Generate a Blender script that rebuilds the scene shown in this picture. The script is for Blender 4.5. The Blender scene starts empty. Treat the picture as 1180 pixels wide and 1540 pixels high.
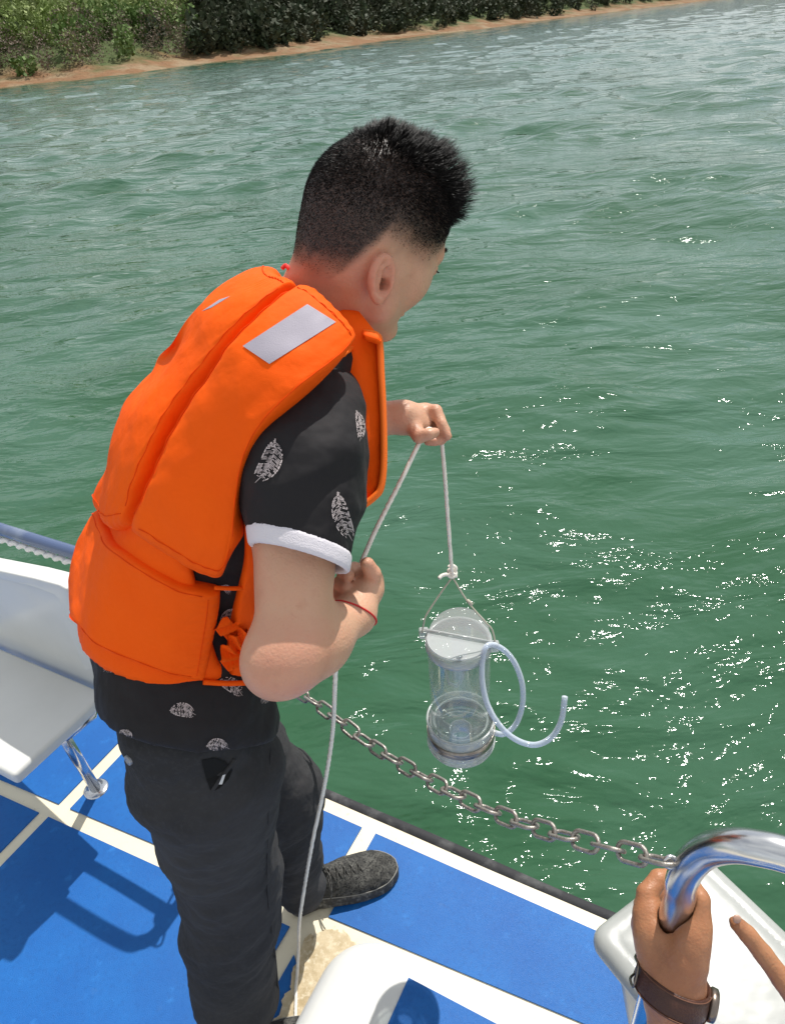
import bpy, math, random
import numpy as np
from mathutils import Vector, Matrix
from mathutils.bvhtree import BVHTree
random.seed(4); np.random.seed(4)
SC = bpy.context.scene
COL = SC.collection
# ------------------------------------------------------------------ camera
PITCH, ROLL, CZ, FPX = 34.0, 5.5, 1.68, 1090.0
_p, _r = math.radians(PITCH), math.radians(ROLL)
FW = np.array([0, math.cos(_p), -math.sin(_p)]); _rt = np.array([1., 0, 0]); _up = np.cross(_rt, FW)
RT = _rt*math.cos(_r)-_up*math.sin(_r); UP = _up*math.cos(_r)+_rt*math.sin(_r)
CAM = np.array([0, 0, CZ])
cam = bpy.data.cameras.new('camera'); cam_o = bpy.data.objects.new('camera', cam); COL.objects.link(cam_o)
cam.sensor_fit = 'HORIZONTAL'; cam.sensor_width = 36; cam.lens = 36*FPX/1180; cam.clip_end = 6000; cam.clip_start = 0.02
cam_o.matrix_world = Matrix(((RT[0], UP[0], -FW[0], 0), (RT[1], UP[1], -FW[1], 0), (RT[2], UP[2], -FW[2], CZ), (0, 0, 0, 1)))
SC.camera = cam_o
# ------------------------------------------------------------------ sky, sun, exposure
SUN_AZ, SUN_EL = 30.0, 57.0         # azimuth from +Y towards +X
w = bpy.data.worlds.new('World'); SC.world = w; w.use_nodes = True
nt = w.node_tree; nt.nodes.clear()
sky = nt.nodes.new('ShaderNodeTexSky'); sky.sky_type = 'NISHITA'; sky.sun_disc = False
sky.sun_elevation = math.radians(SUN_EL); sky.sun_rotation = math.radians(SUN_AZ)
sky.dust_density = 2.5; sky.air_density = 1.0; sky.altitude = 1200
# thin broken cloud over the blue
tc = nt.nodes.new('ShaderNodeTexCoord'); mp = nt.nodes.new('ShaderNodeMapping'); mp.inputs['Scale'].default_value = (1.6, 1.6, 4)
nz = nt.nodes.new('ShaderNodeTexNoise'); nz.inputs['Scale'].default_value = 1.7; nz.inputs['Detail'].default_value = 6; nz.inputs['Roughness'].default_value = .55
rp = nt.nodes.new('ShaderNodeValToRGB'); rp.color_ramp.elements[0].position = .36; rp.color_ramp.elements[1].position = .66
rp.color_ramp.elements[0].color = (.32, .32, .32, 1); rp.color_ramp.elements[1].color = (1, 1, 1, 1)
mx = nt.nodes.new('ShaderNodeMixRGB'); mx.inputs[2].default_value = (11.4, 11.8, 12.0, 1)
bg = nt.nodes.new('ShaderNodeBackground'); bg.inputs[1].default_value = .09
ow = nt.nodes.new('ShaderNodeOutputWorld'); L = nt.links.new
L(tc.outputs['Generated'], mp.inputs[0]); L(mp.outputs[0], nz.inputs[0]); L(nz.outputs[0], rp.inputs[0]); L(rp.outputs[0], mx.inputs[0])
L(sky.outputs[0], mx.inputs[1]); L(mx.outputs[0], bg.inputs[0]); L(bg.outputs[0], ow.inputs[0])
sl = bpy.data.lights.new('sun', 'SUN'); sl.energy = 5.0; sl.angle = math.radians(.53); sl.color = (1, .965, .91)
so = bpy.data.objects.new('sun', sl); COL.objects.link(so); so.location = (3, 5, 8)
sd = Vector((math.sin(math.radians(SUN_AZ))*math.cos(math.radians(SUN_EL)), math.cos(math.radians(SUN_AZ))*math.cos(math.radians(SUN_EL)), math.sin(math.radians(SUN_EL))))
so.rotation_euler = sd.to_track_quat('Z', 'Y').to_euler()
SC.view_settings.view_transform = 'Standard'; SC.view_settings.look = 'None'; SC.view_settings.exposure = -0.08; SC.view_settings.gamma = 1
SC.view_settings.use_curve_mapping = False
SC.render.engine = 'CYCLES'
try:
    SC.cycles.max_bounces = 10; SC.cycles.transmission_bounces = 8; SC.cycles.transparent_max_bounces = 24
    SC.cycles.sample_clamp_indirect = 4.0; SC.cycles.sample_clamp_direct = 60.0
except Exception: pass

# ------------------------------------------------------------------ helpers: measuring
def at(x, y, d): return CAM+(FW+RT*(x-590)/FPX-UP*(y-770)/FPX)*d
def pz(x, y, z):
    r = FW+RT*(x-590)/FPX-UP*(y-770)/FPX; return CAM+r*(z-CZ)/r[2]
_a = math.radians(-30.5)
DU = np.array([math.cos(_a), math.sin(_a), 0]); DV = np.array([-math.sin(_a), math.cos(_a), 0])
def uv(u, v, z=0.): return DU*u+DV*v+np.array([0, 0, z])
def nrm(a): a = np.asarray(a, float); return a/np.linalg.norm(a)
# ------------------------------------------------------------------ helpers: noise
def vnoise(P, seed=0):
    """smooth value noise of points (n,3) in -1..1"""
    P = np.asarray(P, float); i = np.floor(P).astype(np.int64); f = P-i; f = f*f*f*(f*(f*6-15)+10)
    out = np.zeros(len(P))
    for dx in (0, 1):
        for dy in (0, 1):
            for dz in (0, 1):
                h = ((i[:, 0]+dx)*374761393+(i[:, 1]+dy)*668265263+(i[:, 2]+dz)*2147483647+seed*974634777) & 0xffffffff
                h = ((h ^ (h >> 13))*1274126177) & 0xffffffff
                h = (h ^ (h >> 16)) & 0xffffffff
                out += (h/0xffffffff*2-1)*(f[:, 0] if dx else 1-f[:, 0])*(f[:, 1] if dy else 1-f[:, 1])*(f[:, 2] if dz else 1-f[:, 2])
    return out
def fbm(P, o=3, seed=0):
    P = np.asarray(P, float); s = 0; a = 1
    for k in range(o): s = s+a*vnoise(P*2**k+k*17.3, seed+k); a *= .5
    return s
# ------------------------------------------------------------------ helpers: distance fields (numpy) and surface nets
def smin(a, b, k): h = np.clip(.5+.5*(b-a)/k, 0, 1); return b*(1-h)+a*h-k*h*(1-h)
def smax(a, b, k): return -smin(-a, -b, k)
def cone(P, a, b, ra, rb):
    a = np.asarray(a, float); b = np.asarray(b, float); d = b-a; t = np.clip(((P-a)@d)/(d@d), 0, 1)
    return np.linalg.norm(P-a-t[..., None]*d, axis=-1)-(ra+(rb-ra)*t)
def ell(P, c, R, r):
    q = (P-np.asarray(c))@np.asarray(R).T/np.asarray(r); k0 = np.linalg.norm(q, axis=-1)
    k1 = np.linalg.norm(q/np.asarray(r), axis=-1)+1e-9; return k0*(k0-1)/k1
def box(P, c, R, h, r):
    q = np.abs((P-np.asarray(c))@np.asarray(R).T)-(np.asarray(h)-r)
    return np.linalg.norm(np.maximum(q, 0), axis=-1)+np.minimum(q.max(-1), 0)-r
def chain_sdf(P, pts, rad, k=.02):
    d = None
    for i in range(len(pts)-1):
        c = cone(P, pts[i], pts[i+1], rad[i], rad[i+1]); d = c if d is None else smin(d, c, k)
    return d
def nets(fn, lo, hi, h):
    lo = np.asarray(lo, float); hi = np.asarray(hi, float); n = np.ceil((hi-lo)/h).astype(int)+1
    ax = [lo[i]+h*np.arange(n[i]) for i in range(3)]
    G = np.stack(np.meshgrid(*ax, indexing='ij'), -1).reshape(-1, 3)
    F = np.concatenate([fn(G[i:i+400000]) for i in range(0, len(G), 400000)]).reshape(n)
    S = F < 0; cn = n-1
    s8 = [S[dx:dx+cn[0], dy:dy+cn[1], dz:dz+cn[2]] for dx in (0, 1) for dy in (0, 1) for dz in (0, 1)]
    cnt = sum(s.astype(np.int8) for s in s8); act = (cnt > 0) & (cnt < 8)
    idx = -np.ones(cn, int); A = np.argwhere(act); idx[act] = np.arange(len(A))
    acc = np.zeros((len(A), 3)); num = np.zeros(len(A))
    for axis in range(3):
        o1, o2 = [k for k in range(3) if k != axis]
        for u in (0, 1):
            for v in (0, 1):
                c0 = A.copy(); c0[:, o1] += u; c0[:, o2] += v; c1 = c0.copy(); c1[:, axis] += 1
                f0 = F[tuple(c0.T)]; f1 = F[tuple(c1.T)]; m = (f0 < 0) != (f1 < 0)
                t = np.where(m, f0/(f0-f1+1e-20), 0); p = c0.astype(float); p[:, axis] += t
                acc[m] += p[m]; num[m] += 1
    V = lo+h*acc/num[:, None]; Q = []
    for axis in range(3):
        o1, o2 = [(1, 2), (2, 0), (0, 1)][axis]
        a = [slice(None)]*3; b = [slice(None)]*3; a[axis] = slice(0, -1); b[axis] = slice(1, None)
        E = np.argwhere(S[tuple(a)] != S[tuple(b)])
        E = E[(E[:, o1] > 0) & (E[:, o2] > 0) & (E[:, o1] < cn[o1]) & (E[:, o2] < cn[o2])]
        ins = S[tuple(E.T)]
        def g(d1, d2): c = E.copy(); c[:, o1] -= d1; c[:, o2] -= d2; return idx[tuple(c.T)]
        q = np.stack([g(1, 1), g(0, 1), g(0, 0), g(1, 0)], 1); q[~ins] = q[~ins][:, ::-1]; Q.append(q)
    return V, np.concatenate(Q)
def relax(V, Q, n=2, lam=.5):
    E = np.concatenate([Q[:, [0, 1]], Q[:, [1, 2]], Q[:, [2, 3]], Q[:, [3, 0]]]); E = np.concatenate([E, E[:, ::-1]])
    deg = np.bincount(E[:, 0], minlength=len(V))[:, None]+1e-9
    for _ in range(n):
        s = np.stack([np.bincount(E[:, 0], V[E[:, 1], k], minlength=len(V)) for k in range(3)], 1); V = V+lam*(s/deg-V)
    return V
def vnormals(V, Q):
    n = np.cross(V[Q[:, 2]]-V[Q[:, 0]], V[Q[:, 3]]-V[Q[:, 1]]); N = np.zeros_like(V)
    for k in range(4):
        for c in range(3): N[:, c] += np.bincount(Q[:, k], n[:, c], minlength=len(V))
    return N/(np.linalg.norm(N, axis=1)[:, None]+1e-12)
# ------------------------------------------------------------------ helpers: objects
def mesh(name, V, Fc, smooth=True):
    me = bpy.data.meshes.new(name); V = np.asarray(V, np.float32)
    if isinstance(Fc, np.ndarray) and Fc.ndim == 2:
        k = Fc.shape[1]; me.vertices.add(len(V)); me.vertices.foreach_set('co', V.ravel())
        me.loops.add(Fc.size); me.loops.foreach_set('vertex_index', Fc.astype(np.int32).ravel())
        me.polygons.add(len(Fc)); me.polygons.foreach_set('loop_start', np.arange(0, Fc.size, k, dtype=np.int32))
        me.update(calc_edges=True)
    else:
        me.from_pydata(V.tolist(), [], [list(map(int, f)) for f in Fc]); me.update()
    if smooth: me.polygons.foreach_set('use_smooth', np.ones(len(me.polygons), bool))
    return me
def obj(name, me, mat=None, parent=None, label=None, cat=None, group=None, kind=None):
    o = bpy.data.objects.new(name, me); COL.objects.link(o)
    if mat is not None and me is not None:
        if not me.materials: me.materials.append(mat)
    if parent is not None: o.parent = parent; o.matrix_parent_inverse = parent_inv(parent)
    for k, v in (('label', label), ('category', cat), ('group', group), ('kind', kind)):
        if v: o[k] = v
    return o
def parent_inv(p):
    # every Empty only carries a location and every mesh keeps world coordinates
    return Matrix.Translation(-p.location) if p.type == 'EMPTY' else Matrix.Identity(4)
def empty(name, loc, label, cat, group=None):
    o = bpy.data.objects.new(name, None); COL.objects.link(o); o.location = Vector([float(c) for c in loc]); o.empty_display_size = .1
    o['label'] = label; o['category'] = cat
    if group: o['group'] = group
    return o
def main_piece(V, Q):
    """keeps the largest connected piece of a surface"""
    lab = np.arange(len(V))
    while True:
        m = lab[Q].min(1); n = lab.copy(); np.minimum.at(n, Q.ravel(), np.repeat(m, 4)); n = n[n]
        if (n == lab).all(): break
        lab = n
    k = np.bincount(lab).argmax(); keep = lab == k
    if keep.all(): return V, Q
    idx = np.cumsum(keep)-1; return V[keep], idx[Q[keep[Q].all(1)]]
def sdf_obj(name, fn, lo, hi, h, mat, parent=None, sm=2, post=None, **kw):
    V, Q = main_piece(*nets(fn, lo, hi, h)); V = relax(V, Q, sm)
    if post: V = post(V, Q)
    return obj(name, mesh(name, V, Q), mat, parent, **kw)
def catmull(pts, n):
    P = np.asarray(pts, float); P = np.vstack([2*P[0]-P[1], P, 2*P[-1]-P[-2]]); out = []
    for i in range(1, len(P)-2):
        for k in range(n):
            t = k/n; out.append(.5*((2*P[i])+(-P[i-1]+P[i+1])*t+(2*P[i-1]-5*P[i]+4*P[i+1]-P[i+2])*t*t+(-P[i-1]+3*P[i]-3*P[i+1]+P[i+2])*t**3))
    out.append(P[-2]); return np.array(out)
def tube_mesh(pts, r, seg=10, cap=True, twist=None, closed=False):
    P = np.asarray(pts, float); n = len(P); R = np.full(n, r) if np.isscalar(r) else np.asarray(r)
    T = (np.roll(P, -1, 0)-np.roll(P, 1, 0)) if closed else np.gradient(P, axis=0)
    T /= np.linalg.norm(T, axis=1)[:, None]+1e-12
    a = nrm(np.cross(T[0], [0.3, .2, 1])) if abs(T[0][2]) < .95 else nrm(np.cross(T[0], [1, 0, .1])); V = []
    s = 0
    for i in range(n):
        a = nrm(a-T[i]*(a@T[i])); b = np.cross(T[i], a)
        if i: s += np.linalg.norm(P[i]-P[i-1])
        for k in range(seg):
            th = 2*math.pi*k/seg; rr = R[i]
            if twist: rr = R[i]*(1+twist[0]*abs(math.cos(1.5*(th-s*twist[1]))))
            V.append(P[i]+rr*(a*math.cos(th)+b*math.sin(th)))
    F = []
    m = n if closed else n-1
    for i in range(m):
        j = (i+1) % n
        for k in range(seg): F.append((i*seg+k, i*seg+(k+1) % seg, j*seg+(k+1) % seg, j*seg+k))
    if cap and not closed:
        F.append(tuple(range(seg-1, -1, -1))); F.append(tuple((n-1)*seg+k for k in range(seg)))
    return V, F
def tube(name, pts, r, mat, parent=None, seg=10, twist=None, closed=False, **kw):
    V, F = tube_mesh(pts, r, seg, twist=twist, closed=closed); return obj(name, mesh(name, V, F), mat, parent, **kw)
def boxmesh(name, o, ex, ey, ez, bev=.0):
    """box from corner o with edge vectors"""
    import bmesh
    o, ex, ey, ez = (np.asarray(q, float) for q in (o, ex, ey, ez))
    V = [o+i*ex+j*ey+k*ez for k in (0, 1) for j in (0, 1) for i in (0, 1)]
    bm = bmesh.new(); vs = [bm.verts.new(v) for v in V]
    for f in ((0, 2, 3, 1), (4, 5, 7, 6), (0, 1, 5, 4), (2, 6, 7, 3), (0, 4, 6, 2), (1, 3, 7, 5)): bm.faces.new([vs[i] for i in f])
    bmesh.ops.recalc_face_normals(bm, faces=bm.faces)
    if bev: bmesh.ops.bevel(bm, geom=bm.edges[:], offset=bev, segments=3, affect='EDGES', profile=.5)
    me = bpy.data.meshes.new(name); bm.to_mesh(me); bm.free()
    return me
def lathe(prof, c, axis, seg=48, closed=False):
    axis = nrm(axis); a = nrm(np.cross(axis, [0.1, 1, .2])); b = np.cross(axis, a); V = []; F = []; n = len(prof)
    for k in range(seg):
        th = 2*math.pi*k/seg; d = a*math.cos(th)+b*math.sin(th)
        for (r, z) in prof: V.append(np.asarray(c)+d*r+axis*z)
    for k in range(seg):
        k2 = (k+1) % seg
        for i in range(n if closed else n-1):
            j = (i+1) % n; F.append((k*n+i, k2*n+i, k2*n+j, k*n+j))
    return V, F
# ------------------------------------------------------------------ materials
def mat(name, color, rough=.5, spec=.5, metal=0, noise=None, bump=None, sheen=0, sub=0, coat=0, trans=0, ior=1.45, subr=(1, .3, .15), alpha=1, stretch=(1, 1, 1)):
    """noise = (scale, other colour, low, high); bump = list of (scale, distance, detail)"""
    m = bpy.data.materials.new(name); m.use_nodes = True; n = m.node_tree; b = n.nodes['Principled BSDF']; L = n.links.new
    b.inputs['Base Color'].default_value = (*color, 1); b.inputs['Roughness'].default_value = rough; b.inputs['Metallic'].default_value = metal
    b.inputs['Specular IOR Level'].default_value = spec; b.inputs['IOR'].default_value = ior
    b.inputs['Sheen Weight'].default_value = sheen; b.inputs['Sheen Roughness'].default_value = .4
    b.inputs['Coat Weight'].default_value = coat; b.inputs['Transmission Weight'].default_value = trans; b.inputs['Alpha'].default_value = alpha
    if sub: b.inputs['Subsurface Weight'].default_value = sub; b.inputs['Subsurface Radius'].default_value = subr; b.inputs['Subsurface Scale'].default_value = .006
    g = n.nodes.new('ShaderNodeTexCoord'); mpn = n.nodes.new('ShaderNodeMapping'); mpn.inputs['Scale'].default_value = stretch; L(g.outputs['Object'], mpn.inputs[0])
    m['coord'] = mpn.name
    if noise:
        for i, (sc, c2, lo, hi) in enumerate(noise if isinstance(noise, list) else [noise]):
            t = n.nodes.new('ShaderNodeTexNoise'); t.inputs['Scale'].default_value = sc; t.inputs['Detail'].default_value = 6; t.inputs['Roughness'].default_value = .6
            r = n.nodes.new('ShaderNodeMapRange'); r.inputs[1].default_value = lo; r.inputs[2].default_value = hi
            x = n.nodes.new('ShaderNodeMixRGB'); x.inputs[2].default_value = (*c2, 1)
            L(mpn.outputs[0], t.inputs[0]); L(t.outputs[0], r.inputs[0]); L(r.outputs[0], x.inputs[0])
            if b.inputs['Base Color'].links: L(b.inputs['Base Color'].links[0].from_socket, x.inputs[1])
            else: x.inputs[1].default_value = (*color, 1)
            L(x.outputs[0], b.inputs['Base Color'])
    prev = None
    for (sc, dist, det) in (bump or []):
        t = n.nodes.new('ShaderNodeTexNoise'); t.inputs['Scale'].default_value = sc; t.inputs['Detail'].default_value = det
        bb = n.nodes.new('ShaderNodeBump'); bb.inputs['Distance'].default_value = dist; bb.inputs['Strength'].default_value = 1
        L(mpn.outputs[0], t.inputs[0]); L(t.outputs[0], bb.inputs['Height'])
        if prev: L(prev.outputs[0], bb.inputs['Normal'])
        prev = bb
    if prev: L(prev.outputs[0], b.inputs['Normal'])
    return m
# ================================================================== SETTING
WATER_Z = -0.55
def make_water():
    n_a, n_r = 520, 820
    az = np.linspace(math.radians(-100), math.radians(100), n_a); rr = np.exp(np.linspace(math.log(.55), math.log(700), n_r))
    # finer in the seen fan
    az = np.concatenate([np.linspace(-1.75, -.75, 60, endpoint=False), np.linspace(-.75, .85, 460, endpoint=False), np.linspace(.85, 1.75, 61)]); n_a = len(az)
    A, R = np.meshgrid(az, rr, indexing='ij'); X = (R*np.sin(A)).ravel(); Y = (R*np.cos(A)).ravel(); Z = np.zeros_like(X); r = R.ravel()
    rng = np.random.RandomState(7)
    warpx = X+.5*fbm(np.stack([X*.35, Y*.35, 0*X], 1), 2, 3); warpy = Y+.5*fbm(np.stack([X*.35, Y*.35, 0*X+9], 1), 2, 5)
    DX = np.zeros_like(X); DY = np.zeros_like(X)
    env = .75+.5*fbm(np.stack([X*.22, Y*.3, 0*X+4], 1), 2, 8)
    for k in range(85):
        lam = math.exp(rng.uniform(math.log(.13), math.log(3.6))); kk = 2*math.pi/lam
        th = math.radians(rng.normal(100, 34)); dx, dy = math.cos(th), math.sin(th)
        amp = .0046*lam**.85*(1 if lam < 1.0 else 1.15); ph = rng.uniform(0, 6.28)
        fade = np.clip(1.5-r*.011*2.2/lam, 0, 1)
        s = kk*(warpx*dx+warpy*dy)+ph
        Z += amp*env*fade*np.cos(s); DX -= .8*amp*env*fade*dx*np.sin(s); DY -= .8*amp*env*fade*dy*np.sin(s)
    V = np.stack([X+DX, Y+DY, WATER_Z+Z], 1)
    i = np.arange(n_a-1)[:, None]*n_r+np.arange(n_r-1)[None]; i = i.ravel()
    Q = np.stack([i, i+1, i+n_r+1, i+n_r], 1)[:, ::-1]
    m = bpy.data.materials.new('lake_water'); m.use_nodes = True; n = m.node_tree; b = n.nodes['Principled BSDF']; L = n.links.new
    b.inputs['Roughness'].default_value = .03; b.inputs['IOR'].default_value = 1.333; b.inputs['Specular IOR Level'].default_value = .5
    g = n.nodes.new('ShaderNodeNewGeometry')
    c = n.nodes.new('ShaderNodeTexNoise'); c.inputs['Scale'].default_value = .55; c.inputs['Detail'].default_value = 5
    L(g.outputs['Position'], c.inputs[0])
    cr = n.nodes.new('ShaderNodeValToRGB'); cr.color_ramp.elements[0].position = .36; cr.color_ramp.elements[1].position = .66
    cr.color_ramp.elements[0].color = (.026, .086, .040, 1); cr.color_ramp.elements[1].color = (.052, .122, .078, 1)
    L(c.outputs[0], cr.inputs[0]); L(cr.outputs[0], b.inputs['Base Color'])
    prev = None
    for sc, dist, det, st in ((1.5, .075, 4, (1, 2.3, 1)), (6, .0048, 3, (1, 1.7, 1)), (48, .0009, 2, (1, 1.2, 1))):
        mp = n.nodes.new('ShaderNodeMapping'); mp.inputs['Scale'].default_value = st; mp.inputs['Rotation'].default_value = (0, 0, .15)
        t = n.nodes.new('ShaderNodeTexNoise'); t.inputs['Scale'].default_value = sc; t.inputs['Detail'].default_value = det; t.inputs['Distortion'].default_value = .35
        bb = n.nodes.new('ShaderNodeBump'); bb.inputs['Distance'].default_value = dist; L(g.outputs['Position'], mp.inputs[0]); L(mp.outputs[0], t.inputs[0]); L(t.outputs[0], bb.inputs['Height'])
        if prev: L(prev.outputs[0], bb.inputs['Normal'])
        prev = bb
    L(prev.outputs[0], b.inputs['Normal'])
    obj('water', mesh('water', V, Q), m, kind='structure')
make_water()

# ---- far shore: bank, hillside, scrub and trees
SH = np.array([pz(x, y, WATER_Z)[:2] for x, y in [(-60, 140), (50, 126), (180, 112), (330, 92), (470, 77), (600, 57), (700, 46), (820, 30), (950, 14), (1080, -2)]])
_d0 = SH[0]-SH[1]; SH = np.vstack([SH[0]+_d0*25, SH[0]+_d0*8, SH, [230., 400.], [460., 360.], [800., 60.]])
def shore_dist(P):
    """signed distance inland of the waterline (positive inland = further from camera)"""
    best = np.full(len(P), 1e9); sg = np.ones(len(P))
    for a, b in zip(SH[:-1], SH[1:]):
        d = b-a; t = np.clip(((P-a)@d)/(d@d), 0, 1); q = P-a-t[:, None]*d; l = np.linalg.norm(q, axis=1)
        s = np.sign(d[0]*(P[:, 1]-a[1])-d[1]*(P[:, 0]-a[0])); m = l < best; best[m] = l[m]; sg[m] = s[m]
    return best*sg
def ground_h(P):
    s = shore_dist(P)+1.6*vnoise(np.c_[P*.12, P[:, :1]*0], 3)+.5*vnoise(np.c_[P*.6, P[:, :1]*0], 5)
    h = np.where(s < 0, s*.3, np.where(s < 6, .13*s, .78+(s-6)*.33)); h = np.where(s > 26, .78+20*.33+(s-26)*.04, h)
    return WATER_Z+h+np.clip(s, 0, 30)/30*1.5*fbm(np.c_[P*.05, P[:, :1]*0], 3, 9)+np.clip(s, 0, 1)*.18*vnoise(np.c_[P*.9, P[:, :1]*0], 2)
def make_terrain():
    n_a, n_r = 420, 260; az = np.linspace(-1.35, 1.6, n_a); rr = np.exp(np.linspace(math.log(60), math.log(1500), n_r))
    A, R = np.meshgrid(az, rr, indexing='ij'); P = np.stack([(R*np.sin(A)).ravel(), (R*np.cos(A)).ravel()], 1); Z = ground_h(P)
    i = (np.arange(n_a-1)[:, None]*n_r+np.arange(n_r-1)[None]).ravel(); Q = np.stack([i, i+1, i+n_r+1, i+n_r], 1)[:, ::-1]
    m = mat('bank_soil', (.22, .12, .06), .95, .2, noise=[(.25, (.28, .20, .12), .45, .6), (2.2, (.20, .12, .07), .5, .75)], bump=[(1.5, .3, 5)])
    n = m.node_tree; b = n.nodes['Principled BSDF']; L = n.links.new
    g = n.nodes.new('ShaderNodeNewGeometry'); sx = n.nodes.new('ShaderNodeSeparateXYZ'); L(g.outputs['Position'], sx.inputs[0])
    t = n.nodes.new('ShaderNodeTexNoise'); t.inputs['Scale'].default_value = .3; t.inputs['Detail'].default_value = 6; L(g.outputs['Position'], t.inputs[0])
    ma = n.nodes.new('ShaderNodeMath'); ma.operation = 'MULTIPLY_ADD'; ma.inputs[1].default_value = 3.2; L(t.outputs[0], ma.inputs[0]); L(sx.outputs[2], ma.inputs[2])
    r = n.nodes.new('ShaderNodeMapRange'); r.inputs[1].default_value = 1.5; r.inputs[2].default_value = 2.6; L(ma.outputs[0], r.inputs[0])
    x = n.nodes.new('ShaderNodeMixRGB'); x.inputs[2].default_value = (.075, .10, .035, 1); L(r.outputs[0], x.inputs[0]); L(b.inputs['Base Color'].links[0].from_socket, x.inputs[1]); L(x.outputs[0], b.inputs['Base Color'])
    obj('hillside', mesh('hillside', np.c_[P, Z], Q), m, kind='structure')
make_terrain()
def leaf_mat(name, c1, c2):
    m = mat(name, c1, .7, .25, noise=[(.35, c2, .4, .62), (3., tuple(q*.55 for q in c1), .45, .7)]); return m
def clump(rng, n, tall, leaf, spread=1.):
    """leaf clumps through a crown's volume, unit radius"""
    u = rng.normal(size=(n, 3)); u /= np.linalg.norm(u, axis=1)[:, None]; lob = 1+.3*vnoise(u*2.3+rng.uniform(0, 50), 1)
    c = u*(rng.uniform(.35, 1, n)**.5*lob)[:, None]; c[:, 2] = c[:, 2]*tall+tall*.95; c[:, :2] *= spread
    a = rng.normal(size=(n, 3)); b = rng.normal(size=(n, 3)); a /= np.linalg.norm(a, axis=1)[:, None]; b -= a*(a*b).sum(1)[:, None]; b /= np.linalg.norm(b, axis=1)[:, None]
    s = (leaf*rng.uniform(.6, 1.4, n))[:, None]
    V = np.stack([c-a*s, c-b*s*.6, c+a*s, c+b*s*.6], 1).reshape(-1, 3); return V
def wood(name, protos, spots, m, label, cat):
    Vs = []
    for (x, y, s, k, an) in spots:
        ca, sa = math.cos(an), math.sin(an); P = protos[k]*s; P = np.c_[P[:, 0]*ca-P[:, 1]*sa+x, P[:, 0]*sa+P[:, 1]*ca+y, P[:, 2]]; Vs.append((P, x, y))
    Z = ground_h(np.array([[v[1], v[2]] for v in Vs])); V = np.concatenate([np.c_[p[:, :2], p[:, 2]+z-.1] for (p, _, _), z in zip(Vs, Z)])
    obj(name, mesh(name, V, np.arange(len(V)).reshape(-1, 4), False), m, label=label, cat=cat, kind='stuff')
def make_woods():
    rng = np.random.RandomState(3); pr = [clump(rng, 150, t, .2) for t in (1., 1.3, 1.8, .8)]
    twigs = [clump(rng, 90, 1.6, .11, .8) for _ in range(3)]
    L_ = {'green': [], 'dark': [], 'brown': [], 'lime': []}
    tries = 0
    while tries < 12500:
        tries += 1; t = rng.uniform(-.92, .80); dd = math.exp(rng.uniform(math.log(85), math.log(520))); x, y = dd*math.sin(t), dd*math.cos(t)
        s = shore_dist(np.array([[x, y]]))[0]
        if s < 5: continue
        if s > 90: continue
        band = vnoise(np.array([[x*.05, y*.05, 2.]]), 4)[0]
        az = x/y
        near = s < 13
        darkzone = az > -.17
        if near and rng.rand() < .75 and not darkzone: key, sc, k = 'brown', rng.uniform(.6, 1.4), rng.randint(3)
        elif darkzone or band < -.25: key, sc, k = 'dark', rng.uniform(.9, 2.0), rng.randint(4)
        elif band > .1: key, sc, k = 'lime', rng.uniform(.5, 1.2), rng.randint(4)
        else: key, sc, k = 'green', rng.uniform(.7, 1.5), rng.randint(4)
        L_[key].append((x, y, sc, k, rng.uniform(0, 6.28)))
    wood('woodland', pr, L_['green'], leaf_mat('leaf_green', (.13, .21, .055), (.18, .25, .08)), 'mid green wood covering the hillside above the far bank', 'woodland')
    wood('dark_woodland', pr, L_['dark'], leaf_mat('leaf_dark', (.045, .065, .032), (.085, .085, .05)), 'dark wood on the far hillside right of the bare bank', 'woodland')
    wood('scrub', twigs, L_['brown'], leaf_mat('leaf_brown', (.17, .13, .10), (.26, .20, .14)), 'dry brown leafless scrub just above the bare earth bank', 'scrub')
    wood('grassy_scrub', pr, L_['lime'], leaf_mat('leaf_lime', (.24, .32, .09), (.30, .34, .14)), 'light green bushes in patches on the far hillside', 'scrub')
    c = pz(335, 86, WATER_Z+.5); V = clump(rng, 260, .8, .16)*1.1; V = V+np.array([c[0], c[1], ground_h(c[None, :2])[0]-.1])
    obj('bush', mesh('bush', V, np.arange(len(V)).reshape(-1, 4), False), leaf_mat('leaf_bush', (.05, .07, .03), (.08, .08, .04)), label='lone dark bush at the end of the bare earth spit by the waterline', cat='bush')
make_woods()

# ---- deck
M_CREAM = mat('cream_gelcoat', (.78, .70, .52), .42, .5, noise=[(7, (.70, .62, .45), .45, .75), (60, (.55, .48, .36), .6, .78), (2.5, (.66, .60, .46), .55, .7)], bump=[(300, .0004, 2)])
M_BLUE = mat('blue_deck_paint', (.003, .100, .36), .5, .4, noise=[(4, (.005, .125, .41), .4, .65), (22, (.015, .16, .48), .6, .75), (9, (.05, .14, .34), .66, .8), (130, (.002, .085, .31), .5, .8)], bump=[(900, .0006, 1)])
M_RUB = mat('black_rubber', (.035, .035, .038), .75, .3, noise=[(14, (.10, .10, .10), .5, .7)], bump=[(60, .002, 4)])
M_STEEL = mat('stainless_steel', (.66, .66, .66), .22, .5, 1, noise=(30, (.55, .55, .56), .45, .7), bump=[(15, .0006, 2)])
M_CHAIN = mat('galvanised_chain', (.37, .345, .31), .42, .5, .7, noise=(160, (.22, .19, .16), .45, .7), bump=[(400, .0006, 3)])
M_WHITE = mat('white_gelcoat', (.66, .66, .63), .35, .5, noise=(5, (.61, .61, .58), .4, .7), coat=.1)
M_ROPE = mat('white_rope', (.84, .80, .72), .85, .2, noise=(90, (.68, .62, .54), .5, .75))
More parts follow.
